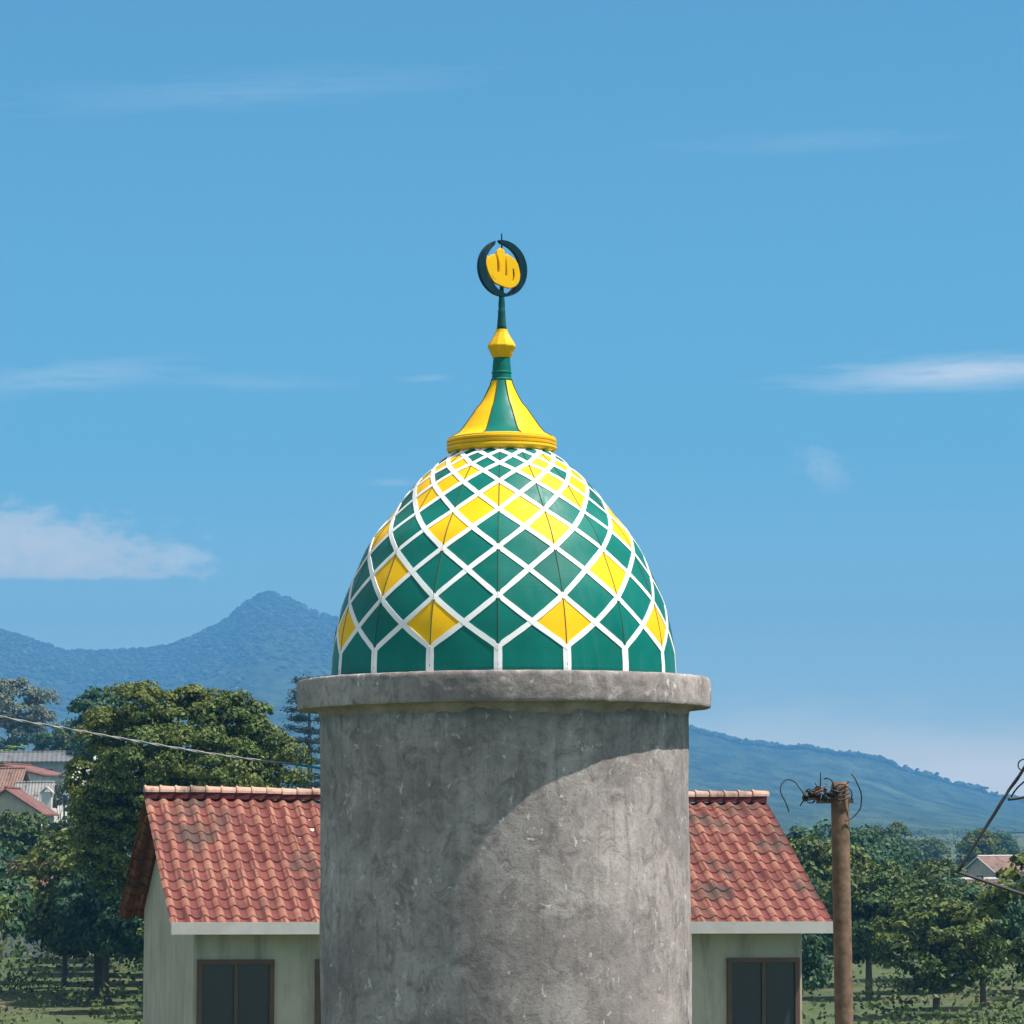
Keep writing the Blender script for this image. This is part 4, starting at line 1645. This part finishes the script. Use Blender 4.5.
for pl_ in [
        [(789, 812), (786, 803), (781, 793), (781, 786), (785, 780.5), (789.5, 779.5), (795, 782), (799, 787), (803, 793), (804, 799), (800, 806)],
        [(820.5, 772.5), (820.6, 779), (820.3, 785), (819.5, 787)],
        [(815.5, 783), (817, 786), (820, 787), (823.5, 791), (828, 795), (832, 797)],
        [(824.5, 778.8), (828, 778.4), (831.5, 780.5), (833.3, 785), (833, 789), (831, 794)],
        [(832, 792), (836, 787), (840, 784), (845, 784.5), (849, 781.5)],
        [(851.5, 774), (854.5, 777.5), (857.5, 784), (860.5, 791), (861.5, 799), (860, 809), (852, 818), (845, 821)],
        [(806, 792), (809, 789), (813, 791), (817, 790)],
        [(846, 786), (850, 789), (852, 794), (851, 800)]]:
    pp = [w3(x, y, -.06 - .02 * math.sin(i)) - off for i, (x, y) in enumerate(pl_)]
    V, Fc = tube(catmull(pp, 6), .0050, 7)
    mesh_obj('wire', V, Fc, M['steel'], pole, smooth=True)
g5 = random.Random(8)
for _ in range(9):
    cx, cy = g5.uniform(803, 846), g5.uniform(786, 800)
    pp = []
    a0 = g5.uniform(0, 6.28)
    for i in range(6):
        a = a0 + i * g5.uniform(.7, 1.5)
        r = g5.uniform(2.5, 7)
        pp.append(w3(cx + math.cos(a) * r * 1.2, min(803, cy + math.sin(a) * r * .7), -.05 + .04 * math.sin(a * 2)) - off)
    V, Fc = tube(catmull(pp, 5), g5.choice([.0045, .006, .009]), 6)
    mesh_obj('wire', V, Fc, g5.choice([M['steel'], M['tape'], M['rust']]), pole, smooth=True)
V, Fc = join([tube(catmull([w3(831, 790 + k * 4, -.08) - off, w3(840, 792 + k * 4, -.10) - off, w3(850, 789 + k * 4, -.08) - off], 5), .006, 6) for k in range(3)])
mesh_obj('binding', V, Fc, M['tape'], pole, smooth=True)

# leaning rod with a loop at the right edge
rod = thing('leaning_rod', 'leaning dark twisted rod with a wire loop at the right edge', 'metal rod', (at(1003, 800, YP).x, YP, 0))
off = Vector(rod.location)
V, Fc = tube(catmull([w3(958, 872) - off, w3(1003.5, 799) - off, w3(1012, 786) - off, w3(1023, 770) - off, w3(1034, 754) - off], 8), .0105, 8, wob=.9)
mesh_obj('bar', V, Fc, M['steel'], rod, smooth=True)
V, Fc = tube(catmull([w3(1022, 770.5, -.02) - off, w3(1018.5, 767.5, -.02) - off, w3(1018.5, 763, -.02) - off, w3(1021, 760.3, -.02) - off, w3(1026, 759, -.02) - off, w3(1031, 763, -.02) - off, w3(1027, 769, -.02) - off], 8), .005, 7)
mesh_obj('loop', V, Fc, M['steel'], rod, smooth=True)
V, Fc = tube(catmull([w3(1011, 797, .03) - off, w3(1016, 789.5, .03) - off, w3(1022, 783.5, .03) - off, w3(1036, 772, .03) - off], 8), .0065, 7)
mesh_obj('thin_bar', V, Fc, M['steel'], rod, smooth=True)
V, Fc = tube(catmull([w3(1008, 799.5, .0) - off, w3(1018, 798.5, 0) - off, w3(1026, 797, 0) - off, w3(1050, 796, 0) - off], 6), .010, 7, wob=.5)
mesh_obj('cross_wire', V, Fc, M['steel'], rod, smooth=True)
# the post that carries it, just outside the picture
px5 = w3(1052, 800) - off
V, Fc = tube([(px5.x, 0, -.2), (px5.x, 0, px5.z + .3)], [.07, .06], 12)
mesh_obj('post', V, Fc, M['wood'], rod, smooth=True)
V, Fc = tube([w3(958, 872) - off, (px5.x, 0, w3(1052, 905).z)], .012, 7)
mesh_obj('stay', V, Fc, M['steel'], rod)

# ------------------------------------------------------------------ render settings
vs = sc.view_settings
sc.display_settings.display_device = 'sRGB'
vs.view_transform = 'Standard'
vs.look = 'None'
vs.exposure = 0.72
vs.gamma = 1
vs.use_curve_mapping = False
sc.render.film_transparent = False
sc.cycles.use_denoising = True
sc.cycles.max_bounces = 6
sc.cycles.volume_bounces = 0
sc.cycles.transparent_max_bounces = 8
